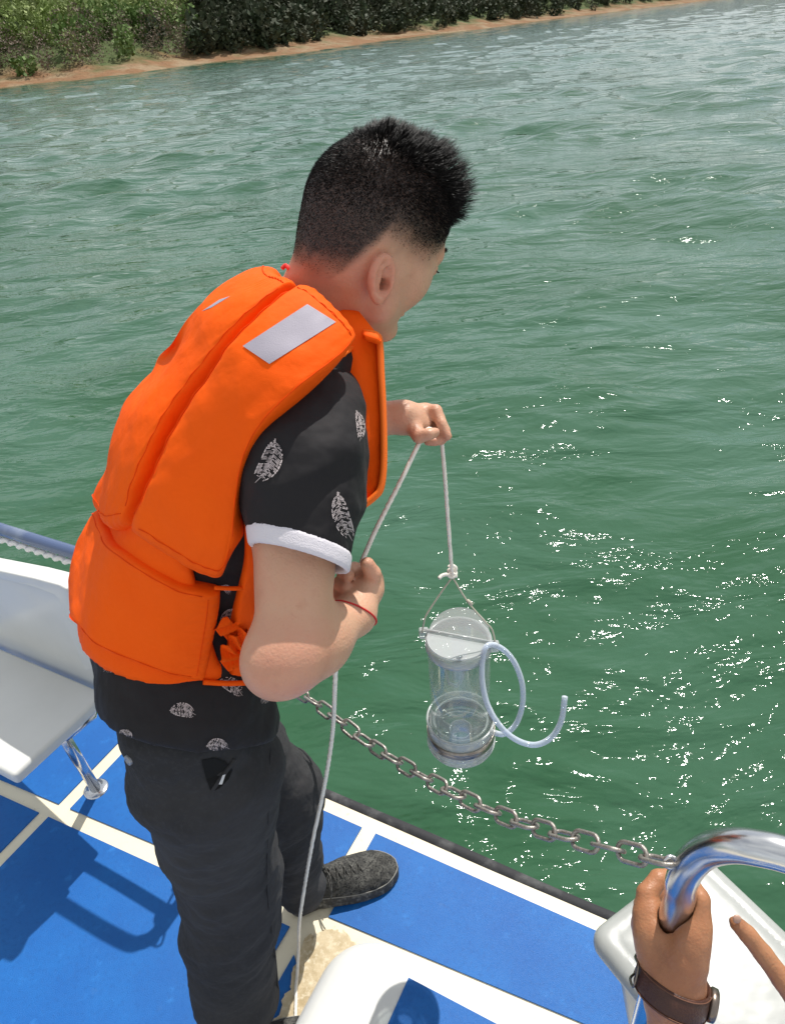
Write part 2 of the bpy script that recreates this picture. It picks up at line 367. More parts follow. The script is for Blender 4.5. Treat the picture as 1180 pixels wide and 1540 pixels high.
deck_me = boxmesh('deck', uv(-4, -3, -.06), DU*8.5, DV*3.888, [0, 0, .06], .004)
deck = obj('boat_deck', deck_me, M_CREAM, kind='structure')
hull = obj('hull', boxmesh('hull', uv(-4, -3, -1.2), DU*8.5, DV*3.87, [0, 0, 1.139], .01), M_WHITE, kind='structure')
def panel(pts):
    """blue non-slip sheet with a low raised edge; pts in deck coordinates"""
    top = [uv(u, v, .004) for u, v in pts]; bot = [uv(u, v, -.002) for u, v in pts]; n = len(pts)
    me = mesh('deck_panel', top+bot, [tuple(range(n))]+[(i, i+n, (i+1) % n+n, (i+1) % n) for i in range(n)], False)
    return obj('deck_panel', me, M_BLUE, deck)
def lv(u): return .625+(u+.66)*.070            # upper edge of the inner cream strip
def lo(u): return .569+(u+.70)*.055           # its lower edge
cross = [-3.76, -2.98, -2.20, -1.425, -.64, .15, .93, 1.7, 2.5]
for a, b in zip(cross[:-1], cross[1:]):
    b2 = b-.04
    panel([(a, lv(a)), (b2, lv(b2)), (b2, .852), (a, .852)])
    if a < -.7: panel([(a-.035, .10), (b2-.03, .10), (b2-.03, lo(b2)), (a-.035, lo(a))])
    panel([(a, -.62), (b2, -.62), (b2, .04), (a, .04)]); panel([(a, -1.4), (b2, -1.4), (b2, -.68), (a, -.68)])
panel([(-.667, .10), (-.60, .10), (-.60, .44), (-.625, .47), (-.632, .495), (-.667, .524)])
# rubber fender along the side, slightly uneven, and scuffed
pts = [uv(u, .899+.002*math.sin(u*7), -.012+.002*math.sin(u*11)) for u in np.linspace(-4, 4.4, 160)]
V, F = tube_mesh(pts, .017, 12); V = np.array(V); obj('rubber_fender', mesh('rubber_fender', V, F), M_RUB, deck)
# worn beige patch where the paint has come off beside the hatch
M_WORN = mat('worn_filler', (.56, .46, .30), .8, .3, noise=[(30, (.40, .31, .18), .45, .7), (90, (.68, .60, .44), .5, .7)], bump=[(120, .001, 3)])
rng = np.random.RandomState(5); wp = []
base = [(-.655, .50), (-.66, .56), (-.63, .60), (-.59, .612), (-.545, .60), (-.53, .50), (-.53, .30), (-.60, .28), (-.625, .36), (-.632, .44)]
for k in range(len(base)):
    a = np.array(base[k]); b = np.array(base[(k+1) % len(base)])
    for t in np.linspace(0, 1, 14)[:-1]: c_ = a+(b-a)*t; wp.append(c_+.008*np.array([fbm(np.array([[c_[0]*90, c_[1]*90, 1.]]), 3, 2)[0], fbm(np.array([[c_[0]*90, c_[1]*90, 5.]]), 3, 3)[0]]))
obj('worn_patch', mesh('worn_patch', [uv(p[0], p[1], .0085) for p in wp]+[uv(p[0], p[1], .001) for p in wp], [tuple(range(len(wp)-1, -1, -1))]+[(i, (i+1) % len(wp), (i+1) % len(wp)+len(wp), i+len(wp)) for i in range(len(wp))], False), M_WORN, deck)
for f in deck.children:
    pass
# ---- raised moulded hatch at the bottom of the picture
def hatch_fn(P):
    u = P@DU; v = P@DV; z = P[:, 2]; cu, cv, hu, hv, cr = .22, .235, .80, .385, .115
    q = np.stack([np.abs(u-cu)-(hu-cr), np.abs(v-cv)-(hv-cr)], 1); d2 = np.linalg.norm(np.maximum(q, 0), axis=1)+np.minimum(q.max(1), 0)-cr
    a = np.maximum(d2+.05, 0); b = np.maximum(z-(.075-.05), 0); return smax(np.sqrt(a*a+b*b)-.05, -z-.03, .005)
hatch = empty('deck_hatch', uv(.22, .235, 0), 'white moulded hatch with rounded corner and inset blue mat in the deck', 'hatch')
sdf_obj('hatch_cover', hatch_fn, [-.85, -.75, -.01], [1.35, .95, .10], .009, M_WHITE, hatch, 3)
me = mesh('mat', [uv(u, v, .0785) for u, v in [(-.40, .565), (-.40, 0), (.85, 0), (.85, .565)]]+[uv(u, v, .07) for u, v in [(-.40, .565), (-.40, 0), (.85, 0), (.85, .565)]], [(0, 1, 2, 3), (0, 4, 5, 1), (1, 5, 6, 2), (2, 6, 7, 3), (3, 7, 4, 0)], False)
obj('hatch_mat', me, M_BLUE, hatch)
# ================================================================== BOAT FITTINGS
def hoop(name, pts, r, parent, m=M_STEEL, n=12, seg=20): return tube(name, catmull(pts, n), r, m, parent, seg)
# left guard rail (mostly behind the man): two posts and two bars, the top one sleeved in blue
lr = empty('guard_rail', uv(-1.6, .83, 0), 'blue sleeved steel guard rail at the left edge beyond the white seat', 'guard rail')
M_BLUETUBE = mat('blue_sleeve', (.075, .11, .21), .3, .5, coat=.4, noise=(9, (.20, .24, .32), .45, .7))
TOPZ, LOWZ, RV = .70, .55, .83
hoop('top_bar', [uv(-3.4, RV, TOPZ+.01), uv(-2.2, RV, TOPZ), uv(-1.5, RV, TOPZ), uv(-1.08, RV, TOPZ), uv(-1.0, RV, TOPZ-.03), uv(-.98, RV, TOPZ-.10)], .016, lr, M_BLUETUBE)
hoop('lower_bar', [uv(-3.4, RV, LOWZ), uv(-2.2, RV, LOWZ), uv(-1.1, RV, LOWZ), uv(-1.0, RV, LOWZ+.03), uv(-.98, RV, LOWZ+.10)], .014, lr)
for u in (-.98, -1.9, -2.9):
    tube('post', [uv(u, RV, z) for z in (0, .3, TOPZ-.09)], .0155, M_STEEL, lr, 18)
    V, F = lathe([(0, .0), (.042, 0), (.042, .006), (.036, .009), (.018, .011), (.017, .03), (0, .03)], uv(u, RV, 0), [0, 0, 1], 28); obj('post_foot', mesh('post_foot', V, F), M_STEEL, lr)
# lashing rope under the blue bar
lp = [uv(u, RV-.010+.003*math.sin(u*190), TOPZ-.026+.003*math.cos(u*190)) for u in np.linspace(-2.6, -1.25, 420)]
tube('lashing_rope', lp, .007, mat('lashing', (.74, .74, .74), .8), seg=8, label='white lashing line running just under the blue rail sleeve', cat='rope')

# right grab rail, close to the lens
PB = np.array(uv(.029, .505, 0)); rp = [PB+np.array([0, 0, z]) for z in (0, .2, .4, .6, .75)]
rr = empty('grab_rail', PB, 'polished bent steel grab rail gripped by the tanned hand', 'rail')
bend = [at(1022, 1348, .835), at(1025, 1325, .815), at(1038, 1300, .79), at(1062, 1280, .765), at(1095, 1272, .74), at(1135, 1275, .72), at(1200, 1292, .70), at(1330, 1350, .67)]
rp = [PB+(bend[0]-PB)*t for t in (0, .25, .5, .75, .93)]+bend
RAILR = .0175
tube('rail_tube', catmull(rp, 12), RAILR, M_STEEL, rr, 36)
V, F = lathe([(0, 0), (.05, 0), (.05, .006), (.042, .01), (.022, .012), (.021, .04), (0, .04)], PB, [0, 0, 1], 30); obj('rail_foot', mesh('rail_foot', V, F), M_STEEL, rr)
# small welded eye that takes the chain
eyec = at(1008, 1297, .80)
tube('chain_eye', [eyec+.006*(RT*math.cos(t)+UP*math.sin(t)) for t in np.linspace(0, 2*math.pi, 20)[:-1]], .0028, M_STEEL, rr, 10, closed=True)

# ---- chain of separate links
def chain_path():
    a = uv(-.965, .83, .66); b = at(1004, 1298, .80); n = nrm(np.cross(b-a, [0, 0, 1])); out = []
    for x, y in [(330, 985), (440, 1037), (505, 1080), (560, 1122), (650, 1176), (760, 1229), (880, 1266), (950, 1284)]:
        r = FW+RT*(x-590)/FPX-UP*(y-770)/FPX; t = ((a-CAM)@n)/(r@n); out.append(CAM+r*t)
    return catmull([a]+out+[b], 20)
cp = chain_path(); seg = np.r_[0, np.cumsum(np.linalg.norm(np.diff(cp, axis=0), axis=1))]
def oval(Lh, Wh, n=9):
    o = []
    for s in (1, -1):
        for t in np.linspace(-math.pi/2, math.pi/2, n): o.append((s*(Lh-Wh)+s*Wh*math.cos(t), s*Wh*math.sin(t)))
    return o
LH, LW, LR = .0215, .0105, .0029
lv_, lf_ = tube_mesh([np.array([x, y, 0]) for x, y in oval(LH, LW)], LR, 8, closed=True); link_me = mesh('link', lv_, lf_); link_me.materials.append(M_CHAIN)
chain = empty('chain', cp[0], 'galvanised steel chain slung low from behind the man to the grab rail', 'chain')
pitch = 2*(LH-LR)*.985; s = LH; i = 0
while s < seg[-1]-LH*.6:
    c = np.array([np.interp(s, seg, cp[:, k]) for k in range(3)]); c2 = np.array([np.interp(min(s+.01, seg[-1]), seg, cp[:, k]) for k in range(3)]); t = nrm(c2-c) if s+.01 < seg[-1] else nrm(c-cp[-30])
    side = nrm(np.cross(t, [0, 0, 1])); upv = np.cross(side, t); an = math.radians((38 if i % 2 else 128)+random.uniform(-14, 14)); y = side*math.cos(an)+upv*math.sin(an); z = np.cross(t, y)
    o = bpy.data.objects.new('link', link_me); COL.objects.link(o); o.parent = chain
    o.matrix_local = Matrix.Translation(Vector(-cp[0])) @ Matrix(((t[0], y[0], z[0], c[0]), (t[1], y[1], z[1], c[1]), (t[2], y[2], z[2], c[2]), (0, 0, 0, 1)))
    s += pitch; i += 1

# ---- white moulded seat at the left
seat = empty('boat_seat', uv(-1.6, .62, 0), 'white moulded boat seat with high back on a steel leg, at the left edge', 'seat')
ES = uv(1, -.02)-uv(0, 0); EV = DV
def slab(name, outline, zfun, th, m, parent, bev=.012):
    import bmesh
    bm = bmesh.new(); top = [bm.verts.new(p) for p in outline]; f = bm.faces.new(top); f.normal_update(); n = np.array(th)
    r = bmesh.ops.extrude_face_region(bm, geom=[f]); vs = [g for g in r['geom'] if isinstance(g, bmesh.types.BMVert)]
    bmesh.ops.translate(bm, verts=vs, vec=Vector([float(q) for q in n])); bmesh.ops.recalc_face_normals(bm, faces=bm.faces)
    bmesh.ops.bevel(bm, geom=bm.edges[:], offset=bev, segments=4, affect='EDGES', profile=.5, clamp_overlap=True)
    me = bpy.data.meshes.new(name); bm.to_mesh(me); bm.free()
    o = obj(name, me, m, parent); me.polygons.foreach_set('use_smooth', np.ones(len(me.polygons), bool))
    try: me.set_sharp_from_angle(angle=math.radians(50))
    except Exception: pass
    return o
SZ = .40
# pan: front right corner seen at (135,1062)-(105,1090)
slab('seat_pan', [uv(-1.262, .70, SZ), uv(-1.262, .615, SZ), uv(-1.268, .44, SZ), uv(-1.75, .44, SZ), uv(-1.75, .70, SZ)], None, [0, 0, -.035], M_WHITE, seat, .01)
# back: a thick leaning panel whose outer right edge slopes down to the pan
BV = .715
def bp(x, y, v=BV):
    r = FW+RT*(x-590)/FPX-UP*(y-770)/FPX; t = ((DV*v-CAM)@DV)/(r@DV); return CAM+r*t
back = [bp(-60, 845), bp(50, 868), bp(88, 878), bp(100, 884), bp(106, 895), bp(110, 918), bp(140, 975), bp(172, 1045), bp(-60, 1000)]
slab('seat_back', back, None, DV*.045, M_WHITE, seat, .010)
rim_in = [bp(-60, 858, BV-.012), bp(50, 883, BV-.012), bp(82, 895, BV-.012), bp(90, 905, BV-.012), bp(97, 935, BV-.012), bp(128, 1010, BV-.012)]
rim_out = [bp(-60, 846, BV-.012), bp(50, 870, BV-.012), bp(88, 880, BV-.012), bp(99, 886, BV-.012), bp(105, 896, BV-.012), bp(110, 920, BV-.012), bp(140, 978, BV-.012), bp(150, 1005, BV-.012)]
slab('back_rim', rim_out+rim_in[::-1], None, DV*.02, M_WHITE, seat, .004)
lt = uv(-1.30, .585, SZ-.035); lb = pz(145, 1188, 0)
tube('seat_leg', [lb, lb*.5+lt*.5, lt], .014, M_STEEL, seat, 20)
V, F = lathe([(0, 0), (.033, 0), (.034, .004), (.030, .007), (.017, .009), (.0155, .022), (0, .022)], lb, [0, 0, 1], 32); obj('leg_foot', mesh('leg_foot', V, F), M_STEEL, seat)
tube('brace', [uv(-1.30, .585, SZ-.06), uv(-1.28, .66, SZ-.05), uv(-1.30, .69, SZ-.04)], .010, M_STEEL, seat, 14)
lt2 = uv(-1.7, .585, SZ-.035); lb2 = uv(-1.74, .585, 0); tube('seat_leg', [lb2, lt2], .014, M_STEEL, seat, 20)

# ---- big white plastic container at the right edge
A_ = np.array([-.088, .655]); B_ = np.array([.052, .885]); e1 = (B_-A_)/np.linalg.norm(B_-A_); e2 = np.array([e1[1], -e1[0]]); JL, JW, JZ = .285, .34, .36
jc2 = A_+e1*JL/2+e2*JW/2; JC = uv(jc2[0], jc2[1], JZ/2+.01); X1 = DU*e1[0]+DV*e1[1]; X2 = DU*e2[0]+DV*e2[1]; JR = np.array([X1, X2, [0, 0, 1.]])
def rbox2(q, hx, hy, r):
    d = np.stack([np.abs(q[:, 0])-(hx-r), np.abs(q[:, 1])-(hy-r)], 1); return np.linalg.norm(np.maximum(d, 0), axis=1)+np.minimum(d.max(1), 0)-r
def jug_fn(P):
    q = (P-JC)@JR.T; z = q[:, 2]-JZ/2                       # 0 at the top face
    top_ = rbox2(q, JL/2, JW/2, .035); a_ = np.maximum(top_+.02, 0); dome = .010*np.clip(1-(q[:, 0]/JL*2)**4, 0, 1)*np.clip(1-(q[:, 1]/JW*2)**4, 0, 1)
    zz = np.abs(z+.02-dome*.5)-(.02-.018+dome*.5); b_ = np.maximum(zz, 0); lid = np.sqrt(a_*a_+b_*b_)-.018-.0012*np.sin(q[:, 1]*95)*(q[:, 0] < -.02)*0
    t = np.clip(-z/JZ, 0, 1); body_ = smax(rbox2(q, JL/2*(.86-.30*t), JW/2*(.86-.30*t), .04), np.abs(z+JZ/2)-JZ/2+.004, .01)
    groove = .0025*np.exp(-((top_+.035)/.004)**2)*(z > -.01)
    return smin(lid+groove, body_, .01)
M_PLAST = mat('milky_plastic', (.38, .39, .37), .32, .5, noise=(6, (.33, .34, .32), .4, .7), sub=.2, subr=(.03, .03, .03), bump=[(18, .002, 2)])
sdf_obj('plastic_tub', jug_fn, JC-np.array([.3, .3, .25]), JC+np.array([.3, .3, .25]), .005, M_PLAST, None, 3, label='white plastic tub with rounded lid at the deck edge behind the tanned hand', cat='container')

# ================================================================== WATER SAMPLER
def frame_of(a, b):
    ax = nrm(a-b); x = nrm(np.cross(ax, -FW)); return ax, x, np.cross(x, ax)
K = 1.22/1.33
Rl = .0615*K; top = at(689, 962, 1.22)
_b = pz(693, 1112, top[2]-.285*K); SA = nrm(top-_b); HT = np.linalg.norm(top-_b)
SX = nrm(RT-SA*(RT@SA)); SY = nrm(np.cross(SA, SX)); 
def sp(x, y, z): return top+SX*x+SY*y+SA*z
smp = empty('water_sampler', sp(0, 0, -HT), 'clear acrylic water sampler cylinder with looped hose hanging over the lake', 'water sampler')
def clearmat(name, tint, a, rough=.03, dif=(.60, .62, .62)):
    m = bpy.data.materials.new(name); m.use_nodes = True; n = m.node_tree; n.nodes.clear(); L = n.links.new
    o = n.nodes.new('ShaderNodeOutputMaterial'); t = n.nodes.new('ShaderNodeBsdfTransparent'); t.inputs[0].default_value = (*tint, 1)
    g = n.nodes.new('ShaderNodeBsdfGlossy'); g.inputs['Roughness'].default_value = rough; fr = n.nodes.new('ShaderNodeMapRange')
    d = n.nodes.new('ShaderNodeBsdfDiffuse'); d.inputs[0].default_value = (*dif, 1)
    m1 = n.nodes.new('ShaderNodeMixShader'); m2 = n.nodes.new('ShaderNodeMixShader')
    lw = n.nodes.new('ShaderNodeLayerWeight'); lw.inputs[0].default_value = .35
    mr = n.nodes.new('ShaderNodeMapRange'); mr.inputs[3].default_value = a; mr.inputs[4].default_value = min(1, a*3+.10); L(lw.outputs['Facing'], mr.inputs[0])
    L(mr.outputs[0], m1.inputs[0]); L(t.outputs[0], m1.inputs[1]); L(d.outputs[0], m1.inputs[2]); pw = n.nodes.new('ShaderNodeMath'); pw.operation = 'POWER'; pw.inputs[1].default_value = 4; lw2 = n.nodes.new('ShaderNodeLayerWeight'); lw2.inputs[0].default_value = .5; L(lw2.outputs['Facing'], pw.inputs[0]); L(pw.outputs[0], fr.inputs[0]); fr.inputs[3].default_value = .04; fr.inputs[4].default_value = .45; L(fr.outputs[0], m2.inputs[0]); L(m1.outputs[0], m2.inputs[1]); L(g.outputs[0], m2.inputs[2]); L(m2.outputs[0], o.inputs[0])
    return m
M_ACR = clearmat('clear_acrylic', (.95, .98, .97), .05)
M_FROST = clearmat('frosted_acrylic', (.93, .95, .94), .30, .15)
M_HAZE = clearmat('hazy_acrylic', (.93, .96, .95), .26, .08)
M_HOSE = clearmat('silicone_hose', (.90, .94, .99), .34, .1, (.74, .80, .88))
R1 = .058*K
V, F = lathe([(R1, -.008), (R1, -HT+.055), (R1-.003, -HT+.055), (R1-.003, -.008)], top, SA, 72, True); obj('tube', mesh('tube', V, F), M_ACR, smp)
# lid ring and the two hinged half lids
V, F = lathe([(Rl, 0), (Rl, -.012), (Rl-.004, -.018), (R1+.0015, -.018), (R1+.0015, -.004), (Rl-.008, .001), (Rl-.003, .002)], top, SA, 72, True); obj('rim_ring', mesh('rim_ring', V, F), M_FROST, smp)
hinge = nrm(np.array([math.cos(-.33), math.sin(-.33)])); hp = np.array([-hinge[1], hinge[0]])
for s, tilt, nm in ((1, .42, 'half_lid'), (-1, .05, 'half_lid')):
    top_, bot_ = [], []
    for k in range(25):
        t = math.pi*k/24; x = math.cos(t)*(Rl-.004); y = math.sin(t)*(Rl-.004)+.002; yy = y*math.cos(tilt); zz = y*math.sin(tilt)
        for z0, lst in ((.006, top_), (.003, bot_)):
            q = hinge*x+hp*s*yy; lst.append(sp(q[0], q[1], zz+z0))
    n = 25; obj(nm, mesh(nm, top_+bot_, [tuple(range(n)), tuple(range(2*n-1, n-1, -1))]+[(i, i+n, (i+1) % n+n, (i+1) % n) for i in range(n)], False), M_FROST, smp)
h0, h1 = hinge*-.061, hinge*.061
tube('hinge_rod', [sp(h0[0], h0[1], .008), sp(h1[0], h1[1], .008)], .0028, M_FROST, smp, 10)
for e in (h0, h1):
    c = sp(e[0], e[1], .002); obj('bridle_lug', boxmesh('bridle_lug', c-SX*.008-SY*.006-SA*.012, SX*.016, SY*.012, SA*.02, .003), M_FROST, smp)
# base: clear cup, steel band, ribs, valve
R2 = .0665*K; zb = -HT
V, F = lathe([(R2, zb+.062), (R2, zb), (R2-.004, zb-.004), (0.02, zb-.004), (0.02, zb), (R2-.005, zb+.001), (R2-.004, zb+.062)], top, SA, 72); obj('base_cup', mesh('base_cup', V, F), M_HAZE, smp)
for z, r in ((zb+.062, R2), (zb+.058, R1-.004), (zb+.003, R2+.001), (zb-.004, R2-.002), (zb+.014, R2)):
    tube('base_ring', [sp(r*math.cos(t), r*math.sin(t), z) for t in np.linspace(0, 2*math.pi, 65)[:-1]], .0022, M_FROST, smp, 8, closed=True)
M_BAND = mat('brushed_band', (.42, .38, .33), .33, .5, .9, noise=(60, (.28, .24, .20), .4, .7), bump=[(200, .0003, 2)])
V, F = lathe([(R2+.0008, zb+.040), (R2+.0022, zb+.040), (R2+.0022, zb+.021), (R2+.0008, zb+.021)], top, SA, 72, True); obj('steel_band', mesh('steel_band', V, F), M_BAND, smp)
for k in range(6):
    t = k*math.pi/3+.3; a = np.array([math.cos(t), math.sin(t)]); c0, c1 = a*.022, a*.050; n_ = np.array([-a[1], a[0]])*.0013
    obj('base_rib', boxmesh('base_rib', sp(*(c0-n_), zb+.002), sp(*(c1-c0), 0)-top, sp(*(2*n_), 0)-top, SA*.018), M_HAZE, smp)
V, F = lathe([(.022, zb+.03), (.022, zb+.002), (.019, zb+.002), (.019, zb+.03)], top, SA, 40, True); obj('base_collar', mesh('base_collar', V, F), M_HAZE, smp)
# inner flap legs and the small inside thermometer clip
tube('inner_rod', catmull([sp(-.032, .0, -.02), sp(-.026, .01, -.07), sp(-.018, .012, -.12)], 6), .0022, M_HAZE, smp, 8)
tube('inner_rod', catmull([sp(.012, .012, -.02), sp(.011, .012, -.08), sp(-.002, .012, -.125), sp(-.018, .012, -.12)], 6), .003, M_HAZE, smp, 8)
tube('inner_clip', [sp(-.044, -.018, -.165), sp(-.040, -.018, -.235)], .0028, M_FROST, smp, 10)
for z in (-.165, -.235): V, F = lathe([(0, .004), (.006, .003), (.007, 0), (.006, -.003), (0, -.004)], sp(-.042, -.018, z), SA, 16); obj('clip_end', mesh('clip_end', V, F), M_FROST, smp)
obj('scale_strip', boxmesh('scale_strip', sp(-.010, .046, -.15), SX*.022, SY*.001, SA*.11), clearmat('blue_strip', (.75, .86, .92), .18), smp)
# spigot low at the right, and the hose: spigot -> loop -> up to the lid -> down and out again
d0 = 1.36
tube('spigot', [at(737, 1100, 1.36*K), at(750, 1104, 1.36*K)], .0048, M_FROST, smp, 14)
hz = [(744, 1103, 1.36), (758, 1104, 1.355), (775, 1090, 1.35), (785, 1062, 1.34), (785, 1030, 1.33), (775, 1000, 1.32), (760, 980, 1.31), (742, 970, 1.30), (730, 974, 1.29), (725, 995, 1.29), (725, 1025, 1.29), (731, 1055, 1.29), (743, 1080, 1.29), (762, 1103, 1.29), (785, 1117, 1.29), (808, 1120, 1.285), (830, 1108, 1.28), (844, 1083, 1.27), (849, 1048, 1.26)]
hp_ = catmull([at(x, y, d*K) for x, y, d in hz], 8); tube('hose', hp_, .0047, M_HOSE, smp, 16)
tube('hose_core', hp_[1:-1], .0028, clearmat('hose_core', (.88, .92, .98), .2, .1, (.74, .80, .88)), smp, 12)
# bridle cord with its knot
KN = at(680, 868, 1.152); M_CORD = mat('bridle_cord', (.50, .47, .38), .8, .2)
l0 = sp(h0[0]-.003, h0[1], .0); l1 = sp(h1[0]+.003, h1[1], .0)
tube('bridle_cord', catmull([KN, at(664, 890, 1.165), at(641, 925, 1.18), at(637, 938, 1.19), l0+SA*.0], 8), .0014, M_CORD, smp, 8)
tube('bridle_cord', catmull([KN, at(703, 905, 1.17), at(729, 935, 1.18), at(740, 948, 1.19), l1], 8), .0014, M_CORD, smp, 8)
tube('cord_knot', catmull([at(703, 903, 1.169), at(706, 906, 1.166), at(709, 909, 1.170)], 4), .0028, M_CORD, smp, 8)

# ================================================================== ROPE
HL = at(664, 662, 1.04)       # where the far hand lets it go
rope = empty('rope', at(445, 1492, 1.6), 'thin white rope from the sampler knot through both hands down to the deck', 'rope')
def rp_tube(pts, r=.0027, n=40): tube('rope_strand', catmull(pts, n), r, M_ROPE, rope, 9, twist=(.35, 900))
rp_tube([HL, at(669, 720, 1.06), at(674, 790, 1.10), KN], .0024)
rp_tube([at(664, 662, 1.04), at(652, 650, 1.03), at(638, 652, 1.02), at(600, 728, 1.0), at(565, 797, .975), at(541, 852, .955), at(533, 872, .945), at(520, 905, .95)], .0027)
pe = pz(452, 1405, .004)
rp_tube([at(520, 905, .95), at(508, 960, .98), at(504, 1020, 1.02), at(500, 1100, 1.12), at(488, 1180, 1.18), at(470, 1265, 1.29), at(456, 1345, 1.42), at(450, 1390, 1.53), pz(449, 1425, .03), pz(447, 1465, .012), pz(445, 1500, .012), pz(450, 1560, .012), pz(500, 1640, .012)], .0028)
kt = []
for t in np.linspace(0, 6.28*2.5, 60): kt.append(KN+RT*.006*math.cos(t)+UP*.0045*math.sin(t)+UP*.001*t-FW*.004*math.sin(t*.5))
tube('knot', kt, .0026, M_ROPE, rope, 8); tube('knot_tail', catmull([KN, at(672, 864, 1.148), at(664, 866, 1.146), at(660, 870, 1.144)], 6), .003, M_ROPE, rope, 8)
# ================================================================== PEOPLE
def skin(name, c, warm, dark):
    return mat(name, c, .42, .45, noise=[(9, warm, .42, .68), (24, dark, .55, .85), (150, dark, .6, .9)], bump=[(320, .0007, 3), (70, .0006, 3)], sub=.18, subr=(1, .35, .2))
M_SKIN = skin('skin', (.60, .345, .225), (.60, .29, .19), (.50, .24, .15)); M_TAN = skin('tanned_skin', (.42, .195, .095), (.36, .145, .07), (.24, .10, .05))
def add_wrinkle(scale, amp, seed, st=(1, 1, 1), o=3):
    st = np.array(st)
    def f(V, Q): N = vnormals(V, Q); return V+N*(amp*fbm(V*scale*st, o, seed))[:, None]
    return f
# ---- torso as a distance field; everything he wears is fitted on it
RS = nrm([.30, -.90, .28]); RH = nrm([.31, -.95, 0])
SPN = {'hip': at(288, 1075, 1.10), 'waist': at(262, 905, 1.07), 'chest': at(358, 692, 1.02), 'sh': at(415, 545, .99), 'neck': at(480, 440, .97)}
def torso(P, g=0.):
    d = None
    for s in (1, -1):
        pts = [SPN['hip']+RH*s*.075, SPN['waist']+RH*s*.068, SPN['chest']+RS*s*(.085 if s > 0 else .07), SPN['sh']+RS*s*(.112 if s > 0 else .055)+np.array([0, 0, 0 if s > 0 else -.045])]
        c = chain_sdf(P, pts, [.098, .088, .100, .062], .05); d = c if d is None else smin(d, c, .07)
    d = smin(d, cone(P, SPN['sh'], SPN['neck'], .075, .062), .05)
    return d-g
def grad(fn, P, e=.002):
    return np.stack([(fn(P+np.eye(3)[k]*e)-fn(P-np.eye(3)[k]*e)) for k in range(3)], -1)/(2*e)
def hit(fn, xy, t0=.5, t1=1.5, n=260):
    """first point of a surface along rays; where a ray misses, its closest approach"""
    xy = np.asarray(xy, float); D = FW+RT*(xy[:, :1]-590)/FPX-UP*(xy[:, 1:]-770)/FPX; ts = np.linspace(t0, t1, n)
    F = np.stack([fn(CAM+D*t) for t in ts], 1); neg = F < 0; any_ = neg.any(1); i = np.where(any_, neg.argmax(1), F.argmin(1)); out = ts[i].copy()
    for k in np.where(any_ & (i > 0))[0]: a, b = F[k, i[k]-1], F[k, i[k]]; out[k] = ts[i[k]-1]+(ts[1]-ts[0])*a/(a-b)
    return CAM+D*out[:, None], any_
man = empty('person', pz(400, 1440, 0), 'man with black spiky hair in an orange life vest, bending and hauling a thin rope', 'person')

# ---- head
HC = at(570, 348, .935); yaw, pit = math.radians(39), math.radians(-36)
HF = np.array([math.cos(yaw)*math.cos(pit), math.sin(yaw)*math.cos(pit), math.sin(pit)]); HS = nrm(np.cross([0, 0, 1], HF)); HU = np.cross(HF, HS)  # forward, left, up
rollh = math.radians(6); HS, HU = HS*math.cos(rollh)+HU*math.sin(rollh), HU*math.cos(rollh)-HS*math.sin(rollh)
HR = np.array([HF, HS, HU])
def hl(x, y, z): return HC+HF*x+HS*y+HU*z
NB = SPN['neck']
def head_fn(P):
    I = np.eye(3); q = (P-HC)@HR.T; sy = q.copy(); sy[:, 1] = np.abs(q[:, 1])
    E = lambda c, r, a=q: ell(a, c, I, r)
    d = E([-.008, 0, .022], [.098, .077, .088]); d = smin(d, E([-.045, 0, .0], [.058, .068, .070]), .03)
    d = smin(d, E([.035, 0, -.045], [.050, .055, .070]), .03)
    d = smin(d, E([.038, .036, -.036], [.038, .030, .036], sy), .022)                 # cheeks
    d = smin(d, cone(sy, [-.005, .056, -.045], [.012, .050, -.085], .016, .015), .025)      # jaw corner
    d = smin(d, cone(sy, [.012, .050, -.085], [.070, .012, -.108], .015, .014), .022)
    d = smin(d, E([.074, 0, -.105], [.020, .022, .017]), .015)                      # chin
    d = smin(d, cone(sy, [.078, .012, .012], [.066, .045, .008], .012, .010), .014)      # brow
    d = smin(d, cone(q, [.088, 0, .0], [.108, 0, -.038], .0075, .011), .012)            # nose
    d = smin(d, E([.098, .011, -.041], [.011, .007, .008], sy), .006)
    d = smax(d, -E([.094, .032, -.008], [.016, .018, .012], sy), .012)                   # sockets
    d = smin(d, E([.078, .031, -.008], [.0125, .0135, .012], sy), .002)
    d = smin(d, E([.085, 0, -.068], [.012, .022, .006]), .006); d = smin(d, E([.083, 0, -.078], [.012, .019, .006]), .005)
    d = smax(d, -(cone(q, [.098, -.02, -.073], [.098, .02, -.073], .0015, .0015)), .003)
    # neck
    n0 = hl(-.035, 0, -.055); n1 = NB+np.array([0, 0, -.02])
    d = smin(d, cone(P, n0, n1, .058, .062), .03)
    return d
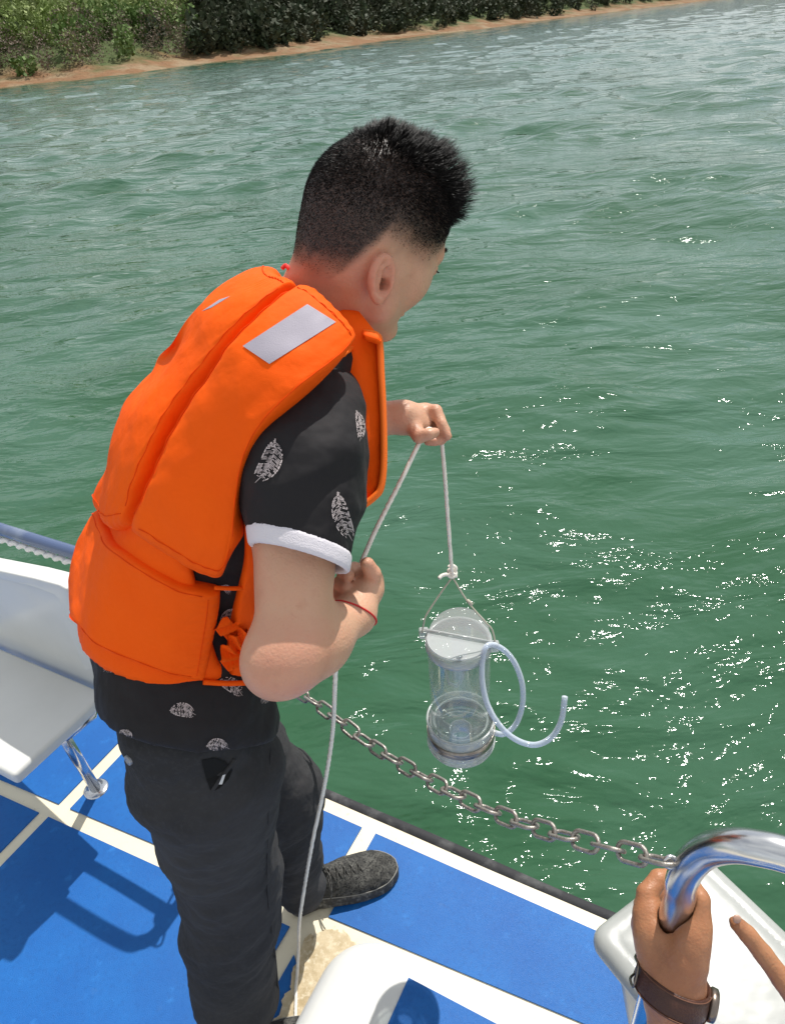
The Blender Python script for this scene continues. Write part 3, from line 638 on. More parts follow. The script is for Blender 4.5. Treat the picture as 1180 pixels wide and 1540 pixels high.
def ear_fn(s):
    def f(P):
        q = (P-HC)@HR.T; q[:, 1] *= s; c = np.array([-.034, .077, -.055]) if s < 0 else np.array([-.012, .074, -.045]); sc = .94      # centre of the ear, on the side of the head
        R = np.array([[math.cos(.30), 0, math.sin(.30)], [0, 1, 0], [-math.sin(.30), 0, math.cos(.30)]]); T = np.array([[math.cos(-.22), -math.sin(-.22), 0], [math.sin(-.22), math.cos(-.22), 0], [0, 0, 1]])
        e = (q-c)@T.T@R.T/sc; I = np.eye(3)
        sh = smax(ell(e, [0, .004, 0], I, [.0190, .012, .0315]), -ell(e, [.002, .016, .002], I, [.0140, .014, .0255]), .003)
        sh = smin(sh, ell(e, [.003, .001, -.025], I, [.009, .007, .010]), .006)
        sh = smin(sh, cone(e, [-.005, .007, -.012], [-.004, .008, .012], .0030, .0028), .004)     # antihelix
        sh = smin(sh, cone(e, [-.004, .008, .012], [.006, .007, .019], .0028, .002), .003)
        sh = smin(sh, cone(e, [.013, .008, -.003], [.012, .009, -.010], .0042, .0038), .004)      # tragus
        sh = smax(sh, -ell(e, [.004, .004, -.005], I, [.0058, .022, .0080]), .002)
        return smin(sh, ell(e, [.006, -.012, 0], I, [.012, .012, .022]), .008)*sc
    return f
def ear_canal(P, s):
    q = (P-HC)@HR.T; q[:, 1] *= s; c = np.array([-.034, .077, -.055]) if s < 0 else np.array([-.012, .074, -.045])
    return ell(q, c+np.array([.005, .002, -.006]), np.eye(3), [.0050, .026, .0068])
def body_fn_head(P):
    d = smin(smin(head_fn(P), ear_fn(1)(P.copy()), .005), ear_fn(-1)(P.copy()), .005)
    return smax(smax(d, -ear_canal(P, -1), .002), -ear_canal(P, 1), .002)

# ---- hands
def hand_sdf(P, palm, fingers, k=.006):
    d = None
    for a, b, ra, rb in palm: c = cone(P, a, b, ra, rb); d = c if d is None else smin(d, c, .014)
    for pts, rad in fingers:
        f = None
        for i in range(len(pts)-1): c = cone(P, pts[i], pts[i+1], rad[i], rad[i+1]); f = c if f is None else smin(f, c, .003)
        d = smin(d, f, k)
    return d
# right arm: shoulder, elbow, wrist, hand
SHR = at(452, 628, .855); EL = at(438, 985, .795); WR = at(533, 925, .905)
def arm_r(P):
    d = cone(P, SHR, EL*.45+SHR*.55, .055, .050)
    d = smin(d, cone(P, EL*.45+SHR*.55, EL*.92+SHR*.08, .050, .040), .02)
    m = EL*.66+WR*.34+np.array([0, 0, -.0])
    d = smin(d, cone(P, EL, m, .0385, .0365), .03); d = smin(d, cone(P, m, WR, .036, .0235), .03)
    d = smin(d, ell(P, at(412, 1002, .79), np.eye(3), [.034, .034, .034]), .03)
    return d
def H(x, y, d): return at(x, y, d)
palmR = [(H(532, 924, .905), H(553, 884, .932), .0235, .0185), (H(533, 922, .912), H(543, 880, .945), .0215, .018), (H(553, 884, .932), H(557, 870, .937), .018, .015)]
fingR = [([H(556, 880, .93), H(560, 863, .915), H(552, 848, .905)], [.0138, .0108, .0090]),
         ([H(549, 868, .950), H(533, 856, .950), H(516, 858, .930), H(524, 866, .914)], [.0105, .0095, .0086, .0078]),
         ([H(545, 882, .955), H(528, 874, .955), H(511, 877, .930), H(520, 885, .912)], [.0105, .0096, .0088, .0078]),
         ([H(540, 898, .955), H(523, 891, .955), H(507, 895, .932), H(516, 902, .912)], [.0102, .0092, .0085, .0076]),
         ([H(534, 911, .95), H(519, 907, .95), H(506, 911, .932), H(514, 916, .914)], [.0092, .0084, .0077, .007])]
def handR_fn(P): return smin(hand_sdf(P, palmR, fingR, .004), arm_r(P), .015)
# left arm, reaching out
SHL = SPN['sh']-RS*.12+np.array([0, 0, -.06]); EL_L = at(480, 640, 1.04); WL = at(606, 626, 1.036)
def arm_l(P):
    d = smin(cone(P, SHL, EL_L, .050, .036), cone(P, EL_L, EL_L*.6+WL*.4, .036, .032), .02)
    return smin(d, cone(P, EL_L*.6+WL*.4, WL, .032, .0215), .02)
palmL = [(H(606, 626, 1.036), H(636, 622, 1.053), .0205, .0148), (H(612, 634, 1.031), H(636, 640, 1.040), .018, .0118)]
fingL = [([H(640, 619, 1.053), H(655, 618, 1.040), H(664, 638, 1.031), H(673, 656, 1.027)], [0.0121, 0.0095, 0.0077, 0.0065]),
         ([H(640, 628, 1.062), H(659, 628, 1.057), H(669, 648, 1.044), H(664, 662, 1.036)], [0.0121, 0.0095, 0.0079, 0.0070]),
         ([H(638, 640, 1.062), H(655, 640, 1.066), H(661, 655, 1.049), H(654, 664, 1.031)], [0.0108, 0.0088, 0.0077, 0.0070]),
         ([H(634, 648, 1.057), H(646, 650, 1.062), H(650, 660, 1.049), H(643, 664, 1.031)], [0.0095, 0.0077, 0.0070, 0.0063]),
         ([H(620, 640, 1.027), H(630, 656, 1.010), H(645, 653, 1.005), H(654, 650, 1.010)], [0.0131, 0.0101, 0.0083, 0.0072])]
def handL_fn(P): return smin(hand_sdf(P, palmL, fingL), arm_l(P), .012)
def join_body():
    parts = []
    V, Q = nets(body_fn_head, HC-np.array([.17, .17, .19]), HC+np.array([.17, .17, .16]), .0027); V = relax(V, Q, 1); parts.append((V, Q))
    lo = np.minimum(np.minimum(EL, WR), at(550, 860, .93))-.06; hi = np.maximum(np.maximum(SHR, EL), at(565, 850, .96))+.06
    V, Q = nets(handR_fn, lo, hi, .0025); parts.append((relax(V, Q, 1), Q))
    lo = np.minimum(SHL, WL)-.07; hi = np.maximum(SHL, at(690, 600, 1.24))+.06
    V, Q = nets(handL_fn, lo, hi, .0032); parts.append((relax(V, Q, 1), Q))
    V, Q = nets(lambda P: torso(P, -.012), SPN['hip']-.25, SPN['neck']+.22, .012); parts.append((V, Q))
    o = 0; VV = []; QQ = []
    for V, Q in parts: VV.append(V); QQ.append(Q+o); o += len(V)
    V = np.concatenate(VV); Q = np.concatenate(QQ); me = mesh('body', V, Q)
    # clipped hair: how dense the stubble is at each point of the scalp (a property of the head, not of the light)
    q = (V-HC)@HR.T; m = stubble(q); e_ = np.minimum(ear_fn(1)(V.copy()), ear_fn(-1)(V.copy())); m = m*np.clip((e_-.002)/.004, 0, 1)**.5; a = me.attributes.new('stubble', 'FLOAT', 'POINT'); a.data.foreach_set('value', m.astype(np.float32))
    # reddish ears, nape with the vest's orange bounce painted in, ruddy knuckles and elbow
    red = np.exp(-((e_)/.006)**2)*.5*(np.linalg.norm(q, axis=1) < .12)+.45*np.exp(-((q-np.array([-.06, 0, -.10]))**2).sum(1)/.06**2)
    for c_ in (EL, at(430, 1010, .80)): red = red+.2*np.exp(-((V-c_)**2).sum(1)/.04**2)
    for pts_, _ in fingR+fingL: red = red+.5*np.exp(-((V-pts_[1])**2).sum(1)/.008**2)+.4*np.exp(-((V-pts_[-1])**2).sum(1)/.009**2)
    a = me.attributes.new('flush_bounce', 'FLOAT', 'POINT'); a.data.foreach_set('value', np.clip(red, 0, .8).astype(np.float32))
    return obj('body', me, M_SKIN, man)
def stubble(q):
    """0 bare skin .. 1 thick hair, in head coordinates"""
    x, y, z = q[:, 0], np.abs(q[:, 1]), q[:, 2]
    # hairline: forehead above z=.055 at the front, temple in front of the ear, nape low at the back
    line = np.interp(x, [-.10, -.087, -.070, -.060, -.050, -.03, 0, .037, .058, .066, .072, .080], [-.106, -.104, -.096, -.062, -.034, -.030, -.032, -.026, -.010, .012, .038, .055])
    line = line+.004*vnoise(q*90, 4); side = np.clip((z-line)/.085, 0, 1)
    side = side*np.clip((.092-x)/.014, 0, 1); r = np.linalg.norm(q, axis=1)
    return np.where(r < .19, side, 0)
# stubble tint in the skin material
def tint_skin():
    n = M_SKIN.node_tree; b = n.nodes['Principled BSDF']; L = n.links.new; a = n.nodes.new('ShaderNodeAttribute'); a.attribute_name = 'stubble'
    t = n.nodes.new('ShaderNodeTexNoise'); t.inputs['Scale'].default_value = 420; g = n.nodes.new('ShaderNodeNewGeometry'); L(g.outputs['Position'], t.inputs[0])
    mu = n.nodes.new('ShaderNodeMath'); mu.operation = 'MULTIPLY_ADD'; mu.inputs[1].default_value = .35; L(t.outputs[0], mu.inputs[0]); 
    s = n.nodes.new('ShaderNodeMath'); s.operation = 'MULTIPLY'; L(a.outputs['Fac'], s.inputs[0]); mr = n.nodes.new('ShaderNodeMapRange'); mr.inputs[1].default_value = 0; mr.inputs[2].default_value = .62; mr.interpolation_type = 'SMOOTHSTEP'
    L(a.outputs['Fac'], mr.inputs[0]); mu.inputs[2].default_value = .78; L(mr.outputs[0], s.inputs[0]); L(mu.outputs[0], s.inputs[1])
    x = n.nodes.new('ShaderNodeMixRGB'); x.inputs[2].default_value = (.022, .014, .012, 1); L(s.outputs[0], x.inputs[0]); L(b.inputs['Base Color'].links[0].from_socket, x.inputs[1]); L(x.outputs[0], b.inputs['Base Color'])
def flush_bounce_skin():
    n = M_SKIN.node_tree; b = n.nodes['Principled BSDF']; L = n.links.new; a = n.nodes.new('ShaderNodeAttribute'); a.attribute_name = 'flush_bounce'
    x = n.nodes.new('ShaderNodeMixRGB'); x.inputs[2].default_value = (.55, .20, .13, 1); L(a.outputs['Fac'], x.inputs[0]); L(b.inputs['Base Color'].links[0].from_socket, x.inputs[1]); L(x.outputs[0], b.inputs['Base Color'])
flush_bounce_skin(); tint_skin(); body = join_body()
# eyebrow, lashes: small dark pieces
M_HAIR = mat('black_hair', (.007, .0055, .005), .42, .18)
def strands(name, roots, dirs, lens, r0, parent, m=M_HAIR, bend=None):
    n = len(roots); a = np.cross(dirs, np.random.normal(size=(n, 3))); a /= np.linalg.norm(a, axis=1)[:, None]; b = np.cross(dirs, a); V = []
    mid = roots+dirs*lens[:, None]*.5+(bend*.35 if bend is not None else 0)*lens[:, None]; tip = roots+dirs*lens[:, None]+(bend if bend is not None else 0)*lens[:, None]
    r = np.broadcast_to(np.asarray(r0, float), (n,))[:, None]
    for c, rr in ((roots, r), (mid, r*.8)):
        for k in range(3): t = 2*math.pi*k/3; V.append(c+rr*(a*math.cos(t)+b*math.sin(t)))
    V.append(tip); V = np.stack(V, 1).reshape(-1, 3); base = np.arange(n)[:, None]*7
    F4 = np.concatenate([base+np.array([k, (k+1) % 3, (k+1) % 3+3, k+3]) for k in range(3)]); F3 = np.concatenate([base+np.array([k+3, (k+1) % 3+3, 6]) for k in range(3)])
    me = bpy.data.meshes.new(name); me.vertices.add(len(V)); me.vertices.foreach_set('co', V.astype(np.float32).ravel())
    lp = np.concatenate([F4.ravel(), F3.ravel()]).astype(np.int32); me.loops.add(len(lp)); me.loops.foreach_set('vertex_index', lp)
    st = np.concatenate([np.arange(len(F4))*4, F4.size+np.arange(len(F3))*3]).astype(np.int32); me.polygons.add(len(st)); me.polygons.foreach_set('loop_start', st); me.update(calc_edges=True)
    me.polygons.foreach_set('use_smooth', np.ones(len(st), bool)); return obj(name, me, m, parent)
def scalp_pts(n, cond):
    rng = np.random.RandomState(11); u = rng.normal(size=(n*3, 3)); u /= np.linalg.norm(u, axis=1)[:, None]; lo = np.zeros(len(u)); hi = np.full(len(u), .19)
    c = np.array([-.01, 0, .0])
    for _ in range(14):
        mid = (lo+hi)/2; f = head_fn(HC+(c+u*mid[:, None])@HR) if True else 0; ins = f < 0; lo = np.where(ins, mid, lo); hi = np.where(ins, hi, mid)
    q = c+u*lo[:, None]; k = cond(q); q = q[k][:n]; P = HC+q@HR; N = grad(head_fn, P); N /= np.linalg.norm(N, axis=1)[:, None]; return q, P, N
def make_hair():
    rng = np.random.RandomState(2)
    q, P, N = scalp_pts(34000, lambda q: (stubble(q) > rng.rand(len(q))*.65+.22))
    x, y, z = q[:, 0], np.abs(q[:, 1]), q[:, 2]
    topness = np.clip((z-.046-(np.clip(-x-.03, 0, 1))*.55)/.03, 0, 1)*np.clip((.062-y)/.016, 0, 1)
    front = np.clip((x+.03)/.07, 0, 1); s = stubble(q); rw = rng.uniform(.75, 1.15, len(s))
    keep = (topness < .3) | (rng.rand(len(s)) < .6); q, P, N, x, y, z, topness, front, s, rw = [v_[keep] for v_ in (q, P, N, x, y, z, topness, front, s, rw)]
    # tufts: every root leans to the middle of its tuft and shares its length
    cen = q[rng.choice(np.where(topness > .3)[0], 230)]; ti = np.argmin(((q[:, None]-cen[None])**2).sum(2), 1) if len(q) < 60000 else 0
    tl = rng.uniform(.8, 1.2, 230)[ti]; lean = (cen[ti]-q)@HR; tj = (rng.normal(size=(230, 3))*.13)[ti]
    ln = (.002+.007*np.clip(s-.35, 0, 1)*np.clip(z/.05+.2, 0, 1))*rw+topness*(.017+.021*front)*tl*rng.uniform(.8, 1.05, len(s))
    cr = np.array([-.062, -.012, .088]); w_ = q-cr; sw = np.cross(w_, [0, 0, 1]); sw = sw/(np.linalg.norm(sw, axis=1)[:, None]+.01)
    out = w_/(np.linalg.norm(w_, axis=1)[:, None]+.01); flat = (sw*.5+out*.9); flat[:, 2] -= .3; Fl = flat@HR; up = HU*.75+HF*.35
    tn = topness[:, None]
    d = N*(1-.45*tn)+up*tn*.75+Fl*(1-tn)*1.1+lean*tn*48+tj*tn+rng.normal(size=N.shape)*.10
    d /= np.linalg.norm(d, axis=1)[:, None]
    strands('hair', P-N*.0004, d, ln, np.where(topness > .3, .00045, .00028), man, bend=(HF*.10*tn)+rng.normal(size=N.shape)*.05)
    # eyebrows
    n = 260; t = rng.rand(n); R_ = []; D_ = []
    for s_ in (-1, 1):
        b0 = np.stack([.090-.0+0*t-.020*t**2, s_*(.014+.038*t), .017+.004*np.sin(t*3)+rng.normal(0, .0013, n)], 1); R_.append(HC+b0@HR); dd = np.stack([np.full(n, -.1), np.full(n, s_*1.), np.full(n, .1)], 1)@HR; D_.append(dd+rng.normal(size=dd.shape)*.2)
        l0 = np.stack([.0865-.006*t, s_*(.021+.024*t), -.008+0*t], 1); R_.append(HC+l0@HR); dd = np.stack([np.full(n, 1.), np.full(n, s_*.3), np.full(n, -.15)], 1)@HR; D_.append(dd+rng.normal(size=dd.shape)*.15)
    Rr = np.concatenate(R_); Dd = np.concatenate(D_); Dd /= np.linalg.norm(Dd, axis=1)[:, None]; strands('eyebrow_hair', Rr, Dd, np.full(len(Rr), .0055), .00025, man)
make_hair()

# ---- trousers
KN_R = pz(342, 1320, .45)+nrm([.3, -1, 0])*0; AN_R = pz(352, 1500, .10); HP_R = SPN['hip']+RH*.085+np.array([0, 0, -.05])
KN_L = pz(425, 1195, .47); AN_L = pz(450, 1332, .115); HP_L = SPN['hip']-RH*.085+np.array([0, 0, -.05])
def trousers_fn(P):
    w1 = SPN['hip']+np.array([0, 0, .03])
    d = None
    for s in (1, -1):
        c = cone(P, SPN['hip']+RH*s*.072+np.array([0, 0, .06]), SPN['hip']+RH*s*.076+np.array([0, 0, -.015]), .094, .106); d = c if d is None else smin(d, c, .05)
    legr = smin(cone(P, HP_R, KN_R, .098, .085), cone(P, KN_R, AN_R, .086, .078), .03)
    legl = smin(cone(P, HP_L, KN_L, .098, .074), cone(P, KN_L, AN_L, .072, .054), .03)
    d = smin(smin(d, legr, .04), legl, .03)
    # open cuffs
    for A, K in ((AN_R, KN_R), (AN_L, KN_L)):
        ax = nrm(K-A); h = (P-A)@ax; near = np.linalg.norm(P-A, axis=-1) < .2
        d = np.where(near, smax(d, -(h+.02), .008), d)
    # broad folds: diagonal drag lines on the thighs, rings bunching over the shins
    z = P[:, 2]; s = (P-HP_R)@nrm([.55, -.25, .9])
    f = fbm(np.stack([P@nrm([.8, .2, .25])*7, P@nrm([-.3, 1, .2])*7, P@nrm([-.25, 0, 1])*16], 1), 2, 21)
    low = np.clip((.34-z)/.25, 0, 1)
    g_ = fbm(np.stack([P@nrm([.9, .2, .35])*5, P@nrm([-.3, 1, .2])*6, P@nrm([-.45, .1, 1])*24], 1), 2, 41)
    # long creases running down the leg and short bunched ones at the knee and shin
    v_ = P@nrm([.75, -.55, .05]); cr_ = np.abs(np.sin(v_*34+1.8*vnoise(P*np.array([6., 6., 2.2]), 12)))**.7
    kn = np.exp(-((z-.42)/.10)**2)
    d = d+f*(.0065+.004*low)+g_*(.002+.0035*low+.002*kn)-.0045*(1-cr_)*np.clip((.80-z)*3, 0, 1)*np.clip(z*4-.2, 0, 1)
    return d
M_TROU = mat('black_denim', (.036, .036, .038), .92, .12, sheen=.03, noise=[(3.5, (.060, .059, .060), .45, .70), (6, (.048, .047, .049), .42, .68), (160, (.055, .055, .058), .5, .85)], bump=[(15, .016, 3), (1500, .0004, 1)])
lo = np.minimum(AN_R, AN_L)-.16; hi = SPN['hip']+np.array([.24, .24, .15]); lo = np.minimum(lo, SPN['hip']-.24)
trou = sdf_obj('trousers', trousers_fn, lo, hi, .0065, M_TROU, man, 1, add_wrinkle(30, .0022, 31, (1, 1, 1.7), 3))

# ---- shirt: body part, cut by a tilted hem
def shirt_base(P):
    d = torso(P, .016)
    f = fbm(np.stack([P@nrm([1, .2, .3])*9, P@nrm([-.3, 1, .2])*9, P@nrm([-.5, 0, 1])*20], 1), 2, 5)
    lowr = np.clip((1.02-P[:, 2])*5, 0, 1); return smin(d, smin(cone(P, SPN['hip']+RH*.075+np.array([0, 0, .09]), SPN['hip']+RH*.078-np.array([0, 0, .05]), .112, .124), cone(P, SPN['hip']-RH*.075+np.array([0, 0, .09]), SPN['hip']-RH*.078-np.array([0, 0, .05]), .108, .120), .05), .03)+f*.005*lowr
hm, _ = hit(shirt_base, [(150, 1088), (320, 1136), (425, 1085)]); hn = nrm(np.cross(hm[1]-hm[0], hm[2]-hm[0])); hn = hn if hn[2] > 0 else -hn; hp0 = hm[1]
SL = [SHR, at(455, 700, .825), at(453, 826, .80)]
def shirt_fn(P):
    d = smax(shirt_base(P), -((P-hp0)@hn+.004*vnoise(P*14, 6)), .006); return smax(d, (P-(SPN['neck']-np.array([0, 0, .05])))@nrm(SPN['neck']-SPN['chest']), .006)
SAX = nrm(SL[2]-SL[1]); SHN = nrm(SAX-.28*RT)
def sleeve_fn(P):
    d = smin(cone(P, SL[0], SL[1], .068, .071), cone(P, SL[1], SL[2]+SAX*.03, .071, .0515), .04)
    d = smin(d, cone(P, SPN['sh']+RS*.06, SL[0]+np.array([0, 0, -.01]), .070, .066), .03)
    h = (P-SL[2])@SHN; t = (P-SL[0])@SAX
    f = fbm(np.stack([P@nrm([1, .2, .3])*10, P@nrm([-.3, 1, .2])*10, P@nrm([-.3, -.2, 1])*17], 1), 2, 15)
    drape = np.abs(np.sin((P@nrm([-.35, .3, 1]))*40+2.6*vnoise(P*9, 3)))
    d = d+(f*.006+.0055*drape*np.clip(t*6, 0, 1))*np.clip(-h*14, 0, 1)
    d = smax(d, h, .004); r = cone(P, SL[1], SL[2]+SAX*.08, .060, .044)
    return smax(d, -np.where(h > -.010, r, 1), .001)
M_SHIRT = mat('black_shirt', (.019, .0175, .019), .7, .22, sheen=.03, noise=[(7, (.022, .020, .021), .4, .7)], bump=[(13, .014, 3), (1800, .0003, 1)])
shirt = sdf_obj('shirt', shirt_fn, SPN['hip']-np.array([.25, .25, .14]), SPN['neck']+np.array([.18, .18, .1]), .0068, M_SHIRT, man, 2, add_wrinkle(30, .0018, 3, (1, 1, 1.6), 2))
lo = np.minimum(SL[0], SL[2])-.11; hi = np.maximum(SL[0], SPN['sh']+RS*.09)+.11
sleeve = sdf_obj('sleeve', sleeve_fn, lo, hi, .0042, M_SHIRT, shirt, 2, add_wrinkle(34, .0015, 8, (1, 1, 1.3), 2))
def cuff_fn(P):
    h = (P-SL[2])@SHN; r = cone(P, SL[1], SL[2]+SAX*.03, .0725, .0530)
    return smax(smax(r, -(r+.0075), .001), np.abs(h-.001)-.0105, .003)
sdf_obj('white_cuff', cuff_fn, SL[2]-.09, SL[2]+.09, .0027, mat('white_rib', (.70, .66, .70), .85, .2, bump=[(700, .0006, 1)]), shirt, 2)
# left sleeve, far side
SLL = [SHL, SHL*.35+EL_L*.65]
sdf_obj('sleeve', lambda P: smax(cone(P, SLL[0], SLL[1], .070, .066), (P-SLL[1])@nrm(SLL[1]-SLL[0]), .004), np.minimum(*SLL)-.09, np.maximum(*SLL)+.09, .008, M_SHIRT, shirt, 2)
# ================================================================== LIFE VEST
M_OR = mat('orange_fabric', (.95, .115, .003), .7, .15, noise=[(5, (.90, .095, .002), .4, .7)], bump=[(13, .008, 4), (1400, .0003, 1)])
M_ORP = mat('orange_piping', (.95, .17, .01), .6, .4, bump=[(900, .0004, 1)])
M_ORS = mat('orange_thread', (.80, .07, .004), .8, .1)
M_REF = mat('reflective_tape', (.36, .33, .38), .6, .3, bump=[(900, .0003, 1), (14, .002, 2)])
vest = empty_part = None
def coons(top, bot, nu, nv, shape=None):
    """pixel grid between an upper and a lower edge (polylines), smooth along both"""
    def res(p, n): p = catmull(np.array(p, float), 14); s = np.r_[0, np.cumsum(np.linalg.norm(np.diff(p, axis=0), axis=1))]; t = np.linspace(0, s[-1], n); return np.stack([np.interp(t, s, p[:, k]) for k in range(2)], 1)
    a, b = res(top, nu), res(bot, nu); t = np.linspace(0, 1, nv)[None, :, None]; return a[:, None]*(1-t)+b[:, None]*t
def smooth_grid(W, n):
    for _ in range(n):
        W2 = W.copy(); W2[1:-1] = (W[:-2]+W[2:]+2*W[1:-1])/4; W = W2; W2 = W.copy(); W2[:, 1:-1] = (W[:, :-2]+W[:, 2:]+2*W[:, 1:-1])/4; W = W2
    return W
def torso_only(P):
    d = None
    for s in (1, -1):
        pts = [SPN['hip']+RH*s*.075, SPN['waist']+RH*s*.068, SPN['chest']+RS*s*(.085 if s > 0 else .07), SPN['sh']+RS*s*(.112 if s > 0 else .055)+np.array([0, 0, 0 if s > 0 else -.045])]
        c = chain_sdf(P, pts, [.098, .088, .100, .062], .05); d = c if d is None else smin(d, c, .07)
    return d
def vbase(P): return smin(torso_only(P), cone(P, SPN['sh']+RS*.06, SHR+np.array([0, 0, .0]), .066, .060), .04)
def fit_grid(rows, g, wrap=0, wrapside=0, step=.018, n_s=4):
    """rows = list of polylines of pixels (first = one side, last = other side); each is laid on the torso grown by g"""
    nu = 44; nv = 30
    def res(p, n): p = catmull(np.array(p, float), 14); s = np.r_[0, np.cumsum(np.linalg.norm(np.diff(p, axis=0), axis=1))]; t = np.linspace(0, s[-1], n); return np.stack([np.interp(t, s, p[:, k]) for k in range(2)], 1)
    R_ = np.stack([res(p, nu) for p in rows], 1)            # nu, rows, 2
    G = np.stack([np.stack([np.interp(np.linspace(0, len(rows)-1, nv), np.arange(len(rows)), R_[i, :, k]) for k in range(2)], 1) for i in range(nu)])
    G = smooth_grid(G, 3)
    fn = lambda P: vbase(P)-g; W, ok = hit(fn, G.reshape(-1, 2)); W = W.reshape(nu, nv, 3)
    # depth only is smoothed, so the picture position of each point stays
    D = FW+RT*(G[..., :1]-590)/FPX-UP*(G[..., 1:]-770)/FPX; dep = (W-CAM)@FW; dep = dep[..., None]; dep = smooth_grid(dep, n_s); W = CAM+D*dep
    for side in ((wrapside,) if wrapside else ()):
        for k in range(wrap):
            e = W[:, -1] if side > 0 else W[:, 0]; e2 = W[:, -2] if side > 0 else W[:, 1]; d = e-e2; d /= np.linalg.norm(d, axis=1)[:, None]+1e-9
            N = grad(fn, e); N /= np.linalg.norm(N, axis=1)[:, None]+1e-9; v = np.broadcast_to(FW, e.shape)*.9+d*.5; v = v-N*(v*N).sum(1)[:, None]; v /= np.linalg.norm(v, axis=1)[:, None]
            p = e+v*step
            for _ in range(3): f = fn(p); N = grad(fn, p); p = p-N*(f/((N*N).sum(1)+1e-9))[:, None]*.8
            p = p[:, None]; p = smooth_grid(np.concatenate([p, p], 1), 2)[:, :1]
            W = np.concatenate([W, p], 1) if side > 0 else np.concatenate([p, W], 1)
    return W
def pillow(name, W, th, m, parent, puff=.35, edge=5, wr=.002, seed=1, flip=False, **kw):
    """padded panel: outer face W, thickness th inward, soft rounded rims"""
    nu, nv = W.shape[:2]; du = np.gradient(W, axis=0); dv = np.gradient(W, axis=1); N = np.cross(du, dv); N /= np.linalg.norm(N, axis=2)[..., None]+1e-9
    C_ = SPN['waist']*.4+SPN['chest']*.3+SPN['sh']*.3
    if (N*(W-C_)).sum() < 0: N = -N
    for _ in range(6): N = smooth_grid(N, 1)
    N /= np.linalg.norm(N, axis=2)[..., None]+1e-9
    u = np.linspace(-1, 1, nu)[:, None]; v = np.linspace(-1, 1, nv)[None]
    bulge = ((1-np.abs(u)**22)*(1-np.abs(v)**16))**.5
    P = W.reshape(-1, 3); wn = fbm(P*14, 3, seed).reshape(nu, nv)*wr*1.5
    rim = 1+.0*u*v; edge_w = np.clip((np.maximum(np.abs(u)*np.ones_like(v), np.abs(v)*np.ones_like(u))-.72)/.28, 0, 1)
    wn = wn+edge_w*.0014*np.sin(np.arctan2(u*1., v*1.)*0+(u*38+v*26))*(seed % 3 > 0)
    A = W-N*(th*.24*(1-bulge))[..., None]+N*wn[..., None]; B = W-N*(th*(.62+.38*bulge))[..., None]
    V = np.concatenate([A.reshape(-1, 3), B.reshape(-1, 3)]); n = nu*nv; F = []
    for i in range(nu-1):
        for j in range(nv-1): a = i*nv+j; F.append((a, a+1, a+nv+1, a+nv)); F.append((n+a, n+a+nv, n+a+nv+1, n+a+1))
    br = [i*nv for i in range(nu)]+[(nu-1)*nv+j for j in range(1, nv)]+[i*nv+nv-1 for i in range(nu-2, -1, -1)]+[j for j in range(nv-2, 0, -1)]
    for k in range(len(br)): a, b = br[k], br[(k+1) % len(br)]; F.append((a, b, b+n, a+n))
    me = mesh(name, V, np.array(F)); import bmesh
    bm = bmesh.new(); bm.from_mesh(me); bmesh.ops.recalc_face_normals(bm, faces=bm.faces); bm.to_mesh(me); bm.free()
    if th > .03:
        nn = N
        for ii in (2, nu-3): tube('stitching', (A[ii, 3:-3]+N[ii, 3:-3]*.0003), .0006, M_ORS, parent, 5)
        for jj in (1, nv_-2 if False else nv-3): tube('stitching', (A[3:-3, jj]+N[3:-3, jj]*.0001), .0006, M_ORS, parent, 5)
    o = obj(name, me, m, parent, **kw); md = o.modifiers.new('round', 'SUBSURF'); md.levels = 1; md.render_levels = 1
    return o
# lining of the vest: the closed shell the pads are sewn to
def vest_shell(P):
    d = torso(P, .030); d = smax(d, -(d+.018), .002)
    lowc = (P-at(230, 975, 1.0))@nrm(nrm(SPN['chest']-SPN['hip'])*1.0); d = smax(d, -lowc, .004)
    upc = (P-(SPN['neck']-np.array([0, 0, .035])))@nrm(SPN['neck']-SPN['chest']); d = smax(d, upc, .004)
    arm = cone(P, SHR+RS*.1, SPN['sh']+RS*.08, .095, .095); arm2 = cone(P, SHL-RS*.1, SPN['sh']-RS*.10, .09, .09)
    gap = (P-at(350, 900, .93))@nrm(RT*.97+UP*.15); near = (P-SPN['waist'])@RH
    d = smax(d, -arm, .004); d = smax(d, -arm2, .004)
    return smax(d, np.minimum(gap+.025, (near-.02)*1.), .004)
vest = sdf_obj('life_vest', vest_shell, SPN['hip']-np.array([.27, .27, .16]), SPN['neck']+.22, .008, M_OR, man, 2)
# far half of the back, wrapping round out of sight
seamL = [(446, 410), (398, 447), (330, 515), (268, 592), (214, 690), (180, 792)]
silL = [(424, 403), (352, 438), (298, 465), (236, 540), (200, 622), (165, 700), (147, 752), (152, 790)]
silL2 = [(436, 404), (372, 440), (312, 486), (250, 562), (205, 645), (168, 735), (160, 800)]
W = fit_grid([silL, silL2, seamL], .052, 12, -1, .015)
pillow('back_pad', W, .045, M_OR, vest, seed=4, wr=.0025)
# near half of the back with the shoulder strap
r0 = [(455, 411), (405, 452), (336, 524), (275, 602), (222, 700), (184, 800)]
r1 = [(476, 416), (442, 455), (385, 522), (325, 602), (276, 710), (234, 838)]
r2 = [(500, 440), (480, 478), (420, 535), (352, 610), (318, 720), (290, 872)]
r3 = [(528, 470), (508, 508), (440, 566), (370, 635), (345, 735), (332, 884)]
r4 = [(548, 494), (526, 528), (455, 582), (388, 648), (362, 712), (352, 822)]
W = fit_grid([r0, r1, r2, r3, r4], .056)
pillow('back_pad', W, .052, M_OR, vest, seed=7, wr=.003)
